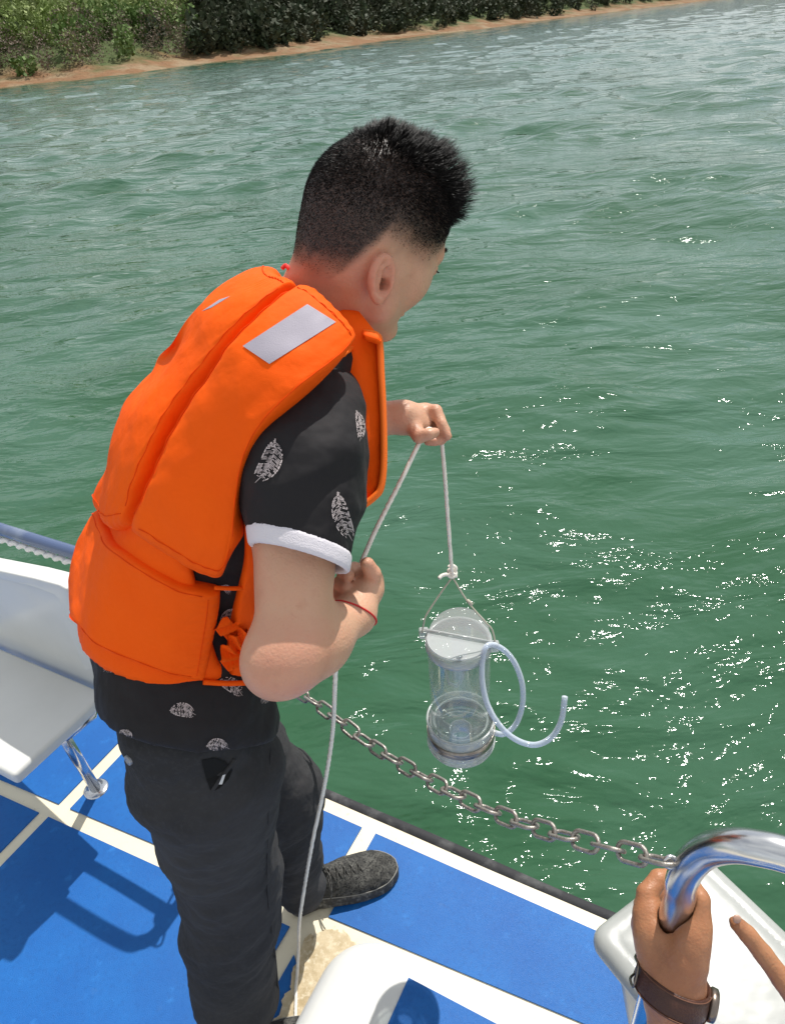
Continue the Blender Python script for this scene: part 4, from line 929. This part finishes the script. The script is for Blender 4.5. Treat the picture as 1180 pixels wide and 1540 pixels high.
# lower band
b0 = [(142, 764), (160, 812), (210, 852), (268, 884), (330, 898)]
b1 = [(116, 812), (140, 850), (200, 890), (262, 915), (330, 925)]
b2 = [(107, 872), (135, 905), (196, 940), (256, 962), (322, 974)]
b3 = [(109, 918), (135, 947), (196, 982), (254, 1008), (312, 1022)]
b4 = [(120, 950), (145, 972), (200, 998), (256, 1020), (309, 1030)]
rows = list(zip(*[b0, b1, b2, b3, b4])); W = fit_grid([list(r) for r in rows], .040, 12, -1, .016)
pillow('waist_pad', W, .034, M_OR, vest, seed=5, wr=.0025)
# lower band, front piece showing past the mesh side
rows = [[(338, 888), (333, 940), (322, 1000), (318, 1022)], [(385, 880), (392, 940), (380, 1000), (372, 1026)], [(450, 870), (455, 930), (440, 990), (425, 1020)]]
rows = [[(366, 780), (368, 860), (352, 945), (350, 1018)], [(400, 790), (404, 870), (392, 950), (380, 1022)], [(440, 800), (446, 880), (436, 950), (420, 1010)]]
W = fit_grid(rows, .034); pillow('front_waist_pad', W, .025, M_OR, vest, seed=8, wr=.003)
# thin straps and ruffled edge across the black mesh
def on_body(pts, g): return hit(lambda P: torso(P, g), np.array(pts, float))[0]
tube('side_cord', catmull(on_body([(322, 884), (350, 885), (380, 884)], .030), 6), .0028, M_OR, vest, 8)
tube('side_cord', catmull(on_body([(306, 1026), (345, 1028), (392, 1026)], .034), 6), .0035, M_OR, vest, 8)
def ribbon(name, pts, wd, g, m, parent, amp=.004):
    c = catmull(on_body(pts, g), 8); n = len(c); N = grad(lambda P: torso(P), c); N /= np.linalg.norm(N, axis=1)[:, None]; T = np.gradient(c, axis=0); T /= np.linalg.norm(T, axis=1)[:, None]; S = np.cross(T, N)
    V = []; k = 6
    for i in range(n):
        for j in range(k): q = j/(k-1)-.5; V.append(c[i]+S[i]*wd*q+N[i]*amp*math.sin(i*1.1+q*6))
    V = np.array(V); V2 = V-np.repeat(N, k, 0)*.0015; F = []
    for i in range(n-1):
        for j in range(k-1): a = i*k+j; F.append((a, a+1, a+k+1, a+k)); b = a+n*k; F.append((b, b+k, b+k+1, b+1))
    return obj(name, mesh(name, np.concatenate([V, V2]), np.array(F)), m, parent)
ribbon('tie_strap', [(330, 938), (348, 950), (364, 960), (378, 952)], .022, .036, M_OR, vest)
ribbon('tie_strap', [(372, 952), (356, 968), (346, 985), (356, 1000)], .026, .042, M_OR, vest, .006)
# piping along the centre seam, the armhole and the bottom
def piping(pts, g, r=.0034, nm='piping'): tube(nm, catmull(on_body(pts, g), 10), r, M_ORP, vest, 8)
# ruffled binding round the armhole
def ruffle(pts, g, wd=.012):
    c = catmull(on_body(pts, g), 16); s = np.arange(len(c)); N = grad(lambda P: torso(P), c); N /= np.linalg.norm(N, axis=1)[:, None]
    c = c+N*(.0010*np.sin(s*1.3))[:, None]; tube('ruffled_binding', c, .0027+.0006*np.sin(s*1.9), M_ORP, vest, 8)
ruffle([(552, 500), (520, 530), (470, 562), (425, 598), (385, 638), (362, 672), (356, 705), (360, 760)], .020)
# reflective patches
def patch(name, quad, g, m, lift=.0012, n=10, label=None, parent=vest):
    q = np.array(quad, float); G = np.stack([[(q[0]*(1-i/n)+q[1]*i/n)*(1-j/n)+(q[3]*(1-i/n)+q[2]*i/n)*j/n for j in range(n+1)] for i in range(n+1)]).reshape(-1, 2)
    D = FW+RT*(G[:, :1]-590)/FPX-UP*(G[:, 1:]-770)/FPX; P = []
    for d in D:
        dn = Vector(d).normalized(); h = None
        for b in g:
            r = b.ray_cast(Vector(CAM), dn)
            if r[0] is not None and (h is None or r[3] < h[3]): h = r
        P.append(np.array(h[0]) if h else None)
    if any(p is None for p in P): return None
    P = np.array(P)+nrm(CAM-np.array(P).mean(0))*lift; F = []
    for i in range(n):
        for j in range(n): a = i*(n+1)+j; F.append((a, a+1, a+n+2, a+n+1))
    return obj(name, mesh(name, P, np.array(F)), m, parent, label=label)
def bvh(*obs):
    dg = bpy.context.evaluated_depsgraph_get(); dg.update(); out = []
    for o in obs:
        e = o.evaluated_get(dg); me = e.to_mesh(); M = o.matrix_world; vs = [v.co.copy() for v in me.vertices]; out.append(BVHTree.FromPolygons(vs, [tuple(p.vertices) for p in me.polygons])); e.to_mesh_clear()
    return out
pads = [c for c in vest.children if c.name.startswith('back_pad')]; bv = bvh(*pads)
patch('reflective_patch', [(365, 520), (462, 457), (505, 484), (405, 547)], bv, M_REF)
patch('reflective_patch', [(303, 468), (330, 450), (346, 445), (318, 462)], bv, M_REF)
# front panel: a stiff pad hanging from the shoulder, seen on its edge
FD = nrm(nrm(HS)*0+np.array([-.28, .93, .1])); 
fo = [(540, 496), (566, 502), (571, 515), (573, 560), (576, 620), (577, 690), (573, 732), (562, 750), (540, 768), (530, 750), (528, 700), (520, 640), (512, 590), (498, 545), (506, 512)]
fdp = .865
def front_panel():
    import bmesh
    bm = bmesh.new(); P = catmull([at(x, y, fdp) for x, y in fo]+[at(*fo[0], fdp)], 4)[:-1]; vs = [bm.verts.new(p) for p in P]; f = bm.faces.new(vs)
    for k in range(3):
        r = bmesh.ops.extrude_face_region(bm, geom=[f]); nv = [g for g in r['geom'] if isinstance(g, bmesh.types.BMVert)]; nf = [g for g in r['geom'] if isinstance(g, bmesh.types.BMFace)]
        bmesh.ops.translate(bm, verts=nv, vec=Vector(FD*.055)); f = nf[0]
    bmesh.ops.recalc_face_normals(bm, faces=bm.faces)
    es = [e for e in bm.edges if e.is_boundary or (len(e.link_faces) == 2 and e.calc_face_angle() > 1.0)]
    bmesh.ops.bevel(bm, geom=es, offset=.007, segments=3, affect='EDGES', clamp_overlap=True)
    me = bpy.data.meshes.new('front_pad'); bm.to_mesh(me); bm.free(); me.polygons.foreach_set('use_smooth', np.ones(len(me.polygons), bool)); return obj('front_pad', me, M_OR, vest)
front_panel()
edge = [(546, 500), (566, 504), (571, 518), (573, 560), (576, 620), (577, 690), (573, 732), (562, 748), (538, 766)]
tube('piping', catmull([at(x, y, fdp-.003) for x, y in edge], 8), .0042, M_ORP, vest, 10)
0 and tube('piping', catmull([at(x, y, fdp-.004) for x, y in [(534, 512), (553, 520), (560, 580), (563, 650), (563, 700), (556, 730), (532, 752)]], 8), .0018, M_OR, vest, 8)
# folded strap end on the shoulder corner
W = np.array([[at(545+(x*26), 492+y*22+x*8, .852-.01*math.sin(y*3.1)) for y in np.linspace(0, 1, 8)] for x in np.linspace(0, 1, 10)])
pillow('shoulder_fold', W, .012, M_OR, vest, seed=2, wr=.002)
# small red cord end at the collar
tube('collar_loop', catmull([at(424, 404, .93), at(429, 399, .93), at(434, 403, .925), at(440, 405, .92)], 6), .0028, mat('red_cord', (.75, .03, .02), .6), vest, 8)

# ---- white feather prints on the shirt
M_PRINT = mat('pale_print', (.58, .50, .49), .7, .3, noise=(120, (.30, .25, .25), .55, .7))
def feather(cx, cy, ln, wd, ang, tree, parent, seed, curve=.15):
    """broken strokes of a printed feather, laid flat on the cloth"""
    rng = np.random.RandomState(seed); polys = []
    def pt(t, s): # t along -1..1, s across
        a = ang+curve*t; x = t*ln/2; y = s*wd/2; ca, sa = math.cos(ang), math.sin(ang); yy = y+curve*ln*.5*(t*t-.3); return (cx+x*ca-yy*sa, cy+x*sa+yy*ca)
    n = 30
    for k in range(n):
        t = -1+2*(k+.5)/n; w_ = math.sqrt(max(0, 1-abs(t)**2.4))
        for s in (-1, 1):
            r0_, r1_ = .06, w_*rng.uniform(.82, 1.08); cut = rng.uniform(.35, .7); h = .8/n*rng.uniform(.5, 1.15); sw_ = .20
            for (c0, c1) in ((r0_, r1_*cut*rng.uniform(.6, .95)), (r1_*cut, r1_)):
                if rng.rand() < .25 or c1 <= c0: continue
                polys.append([pt(t-h+sw_*c0, s*c0), pt(t+h+sw_*c0, s*c0), pt(t+h*.6+sw_*c1, s*c1), pt(t-h*.6+sw_*c1, s*c1)])
            if rng.rand() < .55: polys.append([pt(t-.05+sw_, s*w_*.93), pt(t+.05+sw_, s*w_*.93), pt(t+.05+sw_, s*w_*1.06), pt(t-.05+sw_, s*w_*1.06)])
    for k in range(8): t = -1+k*.25; polys.append([pt(t, -.045), pt(t+.2, -.04), pt(t+.2, .04), pt(t, .045)])
    polys.append([pt(1., -.04), pt(1.35, -.02), pt(1.35, .02), pt(1., .04)])
    V = []; F = []
    for q in polys:
        P = []
        for x, y in q:
            dn = Vector(FW+RT*(x-590)/FPX-UP*(y-770)/FPX).normalized(); h = None
            for b in tree:
                r = b.ray_cast(Vector(CAM), dn)
                if r[0] is not None and (h is None or r[3] < h[3]): h = r
            if h is None: P = None; break
            P.append(h[0]-dn*.0028)
        if P: F.append(tuple(range(len(V), len(V)+4))); V += P
    if V: obj('feather_print', mesh('feather_print', V, F, False), M_PRINT, parent)
bs = bvh(sleeve); feather(407, 690, 62, 30, 1.93, bs, shirt, 1, .2); feather(513, 772, 66, 24, 1.32, bs, shirt, 2, -.12); feather(541, 636, 40, 12, 1.4, bs, shirt, 12)
bb = bvh(shirt)
for i, (x, y, l, w_, a) in enumerate([(170, 997, 28, 20, 2.2), (272, 1068, 34, 20, .1), (346, 1030, 36, 20, .5), (345, 925, 30, 14, -.3), (188, 1106, 20, 18, 1.), (325, 1121, 30, 18, .05), (401, 1047, 20, 12, 1.9), (340, 885, 16, 10, .7)]): feather(x, y, l, w_, a, bb, shirt, 20+i, .2)

# ---- trouser details
bt = bvh(trou)
def surf(x, y, tr, lift=.0):
    dn = Vector(FW+RT*(x-590)/FPX-UP*(y-770)/FPX).normalized(); r = tr.ray_cast(Vector(CAM), dn)
    return (np.array(r[0])-np.array(dn)*lift, np.array(r[1])) if r[0] is not None else (None, None)
p, n_ = surf(194, 1143, bt[0], .001)
if p is not None:
    V, F = lathe([(0, .0025), (.0035, .0025), (.0045, .0035), (.0068, .003), (.0072, .001), (.007, -.003)], p, n_, 20); obj('button', mesh('button', V, F), mat('grey_button', (.30, .31, .33), .4, .5, .5), trou)
def seam(pts, tree, nm='seam', r=.0011, m=M_TROU, lift=.0):
    c = [surf(x, y, tree, lift)[0] for x, y in catmull(np.array(pts, float), 8)]; c = [q for q in c if q is not None]
    if len(c) > 3: c = np.array(c); c = smooth_grid(np.stack([c, c], 1), 3)[:, 0]; tube(nm, c, r, m, trou, 6)
seam([(412, 1052), (406, 1140), (404, 1240), (402, 1330), (412, 1420), (418, 1486)], bt[0], r=.0018)
seam([(318, 1190), (332, 1170), (347, 1150), (352, 1142)], bt[0], 'pocket_edge', .0035)
q = [surf(x, y, bt[0], .0025)[0] for x, y in [(303, 1144), (322, 1140), (340, 1146), (350, 1158), (344, 1172), (330, 1186), (318, 1192), (310, 1172)]]
if all(p is not None for p in q): obj('pocket_opening', mesh('pocket_opening', q, [tuple(range(len(q)))], False), mat('pocket_shade', (.004, .004, .004), .95), trou)  # black sheet laid on the cloth as the shade inside the pocket
q = [surf(x, y, bt[0], .004)[0] for x, y in [(329, 1180), (335, 1166), (339, 1165), (334, 1180)]]
if all(p is not None for p in q): obj('pocket_tag', mesh('pocket_tag', q, [(0, 1, 2, 3)], False), mat('white_tag', (.6, .6, .6), .7), trou)

# ---- bracelet
ax = nrm(at(545, 893, .925)-WR)
def ring_on(fn, c, ax, r0=.05, n=48, lift=.0008):
    x = nrm(np.cross(ax, [0, 0, 1])); y = np.cross(ax, x); out = []
    for k in range(n):
        t = 2*math.pi*k/n; d = x*math.cos(t)+y*math.sin(t); lo_, hi_ = 0., r0
        for _ in range(16): m_ = (lo_+hi_)/2; lo_, hi_ = (m_, hi_) if fn((c+d*m_)[None])[0] < 0 else (lo_, m_)
        out.append(c+d*(lo_+lift))
    return out
tube('bracelet', ring_on(handR_fn, at(530, 927, .907), nrm(ax+.25*UP)), .0012, mat('red_thread', (.55, .02, .02), .7), man, 8, closed=True)

# ---- shoes
M_KNIT = mat('grey_knit', (.050, .049, .045), .85, .25, noise=[(60, (.10, .098, .088), .45, .62), (220, (.02, .02, .02), .5, .6)], bump=[(260, .0015, 2), (70, .0015, 2)])
M_SOLE = mat('shoe_sole', (.05, .048, .044), .7, .3, noise=[(80, (.16, .155, .14), .5, .68)], bump=[(160, .0018, 3)])
M_WELT = mat('pale_welt', (.28, .27, .24), .7, .3)
def shoe(heel, toe, name='shoe'):
    heel = np.array(heel); toe = np.array(toe); f = nrm((toe-heel)*[1, 1, 0]); s = np.cross([0, 0, 1], f); Lg = np.linalg.norm((toe-heel)[:2]); R = np.array([f, s, [0, 0, 1.]]); k = Lg/.27
    def loc(P): q = (P-heel)@R.T; return q/k
    def foot2d(q, g=0):
        x = np.clip(q[:, 0]/.27, 0, 1); half = .036+.014*np.sin(np.clip((x-.25)/.75, 0, 1)*math.pi)**1.-.003*np.sin(x*6.28); cen = .006*np.sin(x*math.pi)
        hx = np.maximum(np.maximum(.034-q[:, 0], 0)/.034, np.maximum(q[:, 0]-.215, 0)/.055); half = half*np.sqrt(np.clip(1-hx**2.2, 0, 1)); return np.abs(q[:, 1]-cen)-half-g+np.maximum(hx-.93, 0)*.05
    def upper(P):
        q = loc(P); x = q[:, 0]; h = np.interp(x, [0, .02, .06, .10, .14, .19, .24, .27], [.085, .092, .092, .083, .072, .056, .046, .030]); z = q[:, 2]
        t = np.clip((z-.022)/np.maximum(h-.022, .01), 0, 1.3); d = foot2d(q, -.002)+.030*t**2.2*(1+.0*x); d = smax(d, z-h, .012); d = smax(d, .012-z, .003)
        op = ell(q, [.052, .003, .100], np.eye(3), [.036, .025, .040]); d = smax(d, -op, .005)
        # knitted ridges running along the foot
        rid = .0011*np.sin((q[:, 1]*240+5*vnoise(q*30, 3)))*np.clip((x-.13)*30, 0, 1)+.0012*vnoise(q*np.array([160, 160, 200]), 7)
        return (d+rid)*k
    def sole(P):
        q = loc(P); z = q[:, 2]; th = np.interp(q[:, 0], [0, .08, .2, .27], [.040, .034, .026, .026]); d = foot2d(q, .003+.002*np.cos(z*120)); d = smax(d, z-th, .006); d = smax(d, -z, .004); d = d+.0010*np.sin(q[:, 0]*520)*np.clip((z-.004)*400, 0, 1)*(z < .016)
        return d*k
    lo_ = np.minimum(heel, toe)-.08; hi_ = np.maximum(heel, toe)+.08; lo_[2] = heel[2]-.01; hi_[2] = heel[2]+.12
    o = sdf_obj(name, upper, lo_, hi_, .0032, M_KNIT, man, 1); sdf_obj('sole', sole, lo_, hi_, .0035, M_SOLE, o, 1)
    ol = []
    for sg in (1, -1):
        for x in (np.linspace(.002, .267, 40) if sg > 0 else np.linspace(.267, .002, 40)):
            lo2, hi2 = 0., .08
            for _ in range(18): m2 = (lo2+hi2)/2; lo2, hi2 = (m2, hi2) if foot2d(np.array([[x, sg*m2, 0.]]), -.0015)[0] < 0 else (lo2, m2)
            ol.append(heel+f*x*k+s*sg*lo2*k+np.array([0, 0, (np.interp(x, [0, .08, .2, .27], [.040, .034, .026, .026])-.001)*k]))
    tube('welt', ol, .0011*k, M_WELT, o, 6, closed=True)
    W_ = lambda x, y, z: heel+f*x*k+s*y*k+np.array([0, 0, z*k])
    def topz(x, y): return float(np.interp(x, [.10, .14, .19], [.083, .072, .056]))-.010*(abs(y)/.02)**2
    for i in range(5):
        x = .105+i*.017
        for sg in (1, -1): tube('lace', catmull([W_(x, -sg*.018, topz(x, .018)+.001), W_(x+.006, 0, topz(x+.006, 0)+.005), W_(x+.013, sg*.018, topz(x+.013, .018)+.001)], 6), .0019*k, M_SOLE, o, 6)
    M_LACE = M_SOLE
    tube('lace', catmull([W_(.103, 0, .088), W_(.098, .022, .100), W_(.090, .040, .092), W_(.088, .030, .078), W_(.100, .006, .087)], 8), .0017*k, M_LACE, o, 7)
    tube('lace', catmull([W_(.103, 0, .088), W_(.108, -.022, .096), W_(.104, -.042, .080), W_(.098, -.048, .058), W_(.102, -.034, .072), W_(.103, -.004, .087)], 8), .0017*k, M_LACE, o, 7)
    tube('collar', [W_(.052+.036*math.cos(t), .003+.026*math.sin(t), .0885+.004*math.cos(t+3.1)) for t in np.linspace(0, 2*math.pi, 32)[:-1]], .005*k, M_KNIT, o, 8, closed=True)
    return o
hx, tx = pz(430, 1372, .0), pz(594, 1318, .0); hx[2] = tx[2] = .005; shoe(hx+DV*.012, tx+DV*.018)
hr = pz(300, 1630, 0.); hr[2] = .005; shoe(hr, hr+np.array([.255, .05, 0]))

# ================================================================== THE HAND ON THE RAIL
man2 = empty('person', at(1010, 1700, .80), 'tanned left hand with brown leather watch strap gripping the steel rail', 'person', None)
ph = .845       # distance of the hand
rad_dn = nrm(rp[0]-rp[4])      # downward along the post
T0 = at(1022, 1352, .838)
pal = [(H(1012, 1500, .87), H(985, 1405, .875), .034, .026), (H(1018, 1500, .85), H(1040, 1412, .835), .030, .019), (H(1012, 1470, .86), H(1010, 1405, .868), .030, .020), (H(990, 1420, .88), H(974, 1372, .885), .022, .0155), (H(980, 1420, .905), H(970, 1395, .915), .022, .016), (H(1010, 1600, .86), H(1012, 1490, .865), .030, .0265), (H(1008, 1720, .85), H(1010, 1600, .86), .040, .030)]
fng = [([H(974, 1372, .885), H(972, 1345, .892), H(990, 1322, .900), H(1016, 1318, .905), H(1036, 1330, .89)], [.0155, .0125, .0112, .010, .0085]),
       ([H(972, 1392, .915), H(968, 1362, .930), H(986, 1342, .94), H(1014, 1336, .94), H(1036, 1346, .925)], [.0155, .0125, .0112, .010, .0085]),
       ([H(976, 1415, .94), H(972, 1385, .955), H(988, 1365, .965), H(1014, 1358, .96), H(1034, 1366, .945)], [.0145, .0118, .0105, .0095, .0082]),
       ([H(982, 1435, .955), H(980, 1408, .975), H(994, 1390, .98), H(1014, 1384, .98), H(1030, 1390, .965)], [.0125, .0105, .0095, .0085, .0075]),
       ([H(1036, 1440, .84), H(1049, 1392, .836), H(1050, 1352, .842), H(1038, 1328, .868)], [.019, .0155, .0130, .0098])]
def hand2_fn(P):
    d = hand_sdf(P, pal, fng, .010)
    d = smin(d, cone(P, H(1008, 1402, .868), H(1040, 1392, .846), .008, .010), .018)     # web between thumb and finger
    post = chain_sdf(P, [rp[2], rp[4], bend[0], bend[1], bend[2]], [RAILR+.0004]*5, .004)
    d = smax(d, -post, .003)
    return d+.0007*fbm(P*55, 2, 4)
sdf_obj('hand', hand2_fn, [.17, .25, .55], [.40, .58, 1.0], .0026, M_TAN, man2, 2)
# thumb nail
# wristwatch: strap, keeper and studs
WC = at(1012, 1487, .862); wax = nrm(at(1014, 1420, .862)-at(1010, 1600, .86)+.25*(at(1030, 1420, .86)-at(1000, 1420, .86))/.0237*.12)
watch = empty('wristwatch', WC, 'dark brown leather watch strap round the tanned wrist at the bottom edge', 'wristwatch')
M_LEA = mat('brown_leather', (.060, .022, .014), .42, .5, noise=[(60, (.10, .04, .025), .5, .7)], bump=[(420, .0009, 3), (90, .0008, 3)])
rg = np.array(ring_on(hand2_fn, WC, wax, .06, 72, .0)); cen = rg.mean(0); dirs = rg-cen; rr_ = np.linalg.norm(dirs, axis=1); dirs /= rr_[:, None]
rr_ = np.array([np.mean([rr_[(k+j) % 72] for j in range(-4, 5)]) for k in range(72)])
V = []; F = []; prof = [(-.0155, .0006), (-.0150, .0026), (-.010, .0036), (0, .0042), (.010, .0036), (.0150, .0026), (.0155, .0006)]
for k in range(72):
    for (a_, h_) in prof: V.append(cen+dirs[k]*(rr_[k]+h_)+wax*a_)
n7 = len(prof)
for k in range(72):
    for j in range(n7): F.append((k*n7+j, ((k+1) % 72)*n7+j, ((k+1) % 72)*n7+(j+1) % n7, k*n7+(j+1) % n7))
obj('strap', mesh('strap', V, F), M_LEA, watch)
def wpt(k, a_, h_): return cen+dirs[k % 72]*(rr_[k % 72]+h_)+wax*a_
for a_ in (-.013, .013): tube('stitching', [wpt(k, a_, .0036) for k in range(72)], .0006, mat('thread', (.16, .07, .04), .7), watch, 6, closed=True)
def px_of(P): v = P-CAM; d = v@FW; return 590+FPX*(v@RT)/d
kL = int(np.argmin([px_of(wpt(k, 0, .004)) for k in range(72)])); M_DW = mat('dark_metal', (.22, .18, .15), .3, .5, .9)
cs = [wpt(kL+j, a_, .0065) for j in (-3, 3) for a_ in (-.013, .013)]
buck = catmull([wpt(kL-4, -.0135, .006), wpt(kL, -.0135, .008), wpt(kL+4, -.0135, .006), wpt(kL+5, 0, .006), wpt(kL+4, .0135, .006), wpt(kL, .0135, .008), wpt(kL-4, .0135, .006), wpt(kL-5, 0, .006), wpt(kL-4, -.0135, .006)], 4)[:-1]
tube('buckle', buck, .0016, M_DW, watch, 8, closed=True); tube('buckle_pin', [wpt(kL-5, 0, .0065), wpt(kL+5, 0, .0068)], .0011, M_DW, watch, 8)
kR = int(np.argmax([px_of(wpt(k, 0, .004)) for k in range(72)]))
V, F = lathe([(0, .0095), (.016, .0095), (.0185, .008), (.019, .002), (.017, 0), (0, 0)], wpt(kR+1, 0, .002), dirs[(kR+1) % 72], 40); obj('watch_case', mesh('watch_case', V, F), M_DW, watch)

# ---- fingertip reaching in from the right edge
man3 = empty('person', at(1330, 1560, .80), 'pointing finger of another tanned hand reaching in at the right edge', 'person')
fp = [H(1107, 1389, .86), H(1124, 1406, .858), H(1148, 1436, .855), H(1176, 1474, .85), H(1215, 1530, .85)]
oth = [([H(1255, 1574, .87), H(1220, 1554, .885), H(1210, 1534, .90), H(1227, 1544, .915)], [.012, .0105, .0095, .008]), ([H(1267, 1599, .87), H(1237, 1584, .89), H(1227, 1566, .905), H(1241, 1574, .92)], [.012, .0102, .0092, .008]), ([H(1280, 1624, .87), H(1255, 1614, .89), H(1245, 1599, .905), H(1257, 1604, .92)], [.011, .0095, .0085, .0075]),
       ([H(1275, 1534, .83), H(1240, 1516, .825), H(1217, 1516, .83)], [.015, .0115, .009])]
def hand3_fn(P): return hand_sdf(P, [(H(1215, 1530, .85), H(1335, 1614, .85), .016, .028), (H(1267, 1584, .86), H(1345, 1654, .86), .018, .027), (H(1335, 1624, .85), H(1485, 1774, .85), .029, .034)], [(fp, [.0092, .0108, .0115, .0125, .014])]+oth, .008)
lo = at(1090, 1380, .82); ws = np.array([at(x, y, d) for x in (1090, 1500) for y in (1360, 1740) for d in (.8, .94)])
sdf_obj('hand', hand3_fn, ws.min(0)-.02, ws.max(0)+.02, .0042, M_TAN, man3, 2)
V, F = lathe([(0, .0012), (.0035, .001), (.0052, 0), (.0045, -.002)], H(1108, 1383, .851), -FW, 14); V = np.array(V); obj('nail', mesh('nail', V, F), mat('nail', (.50, .30, .22), .35), man3)
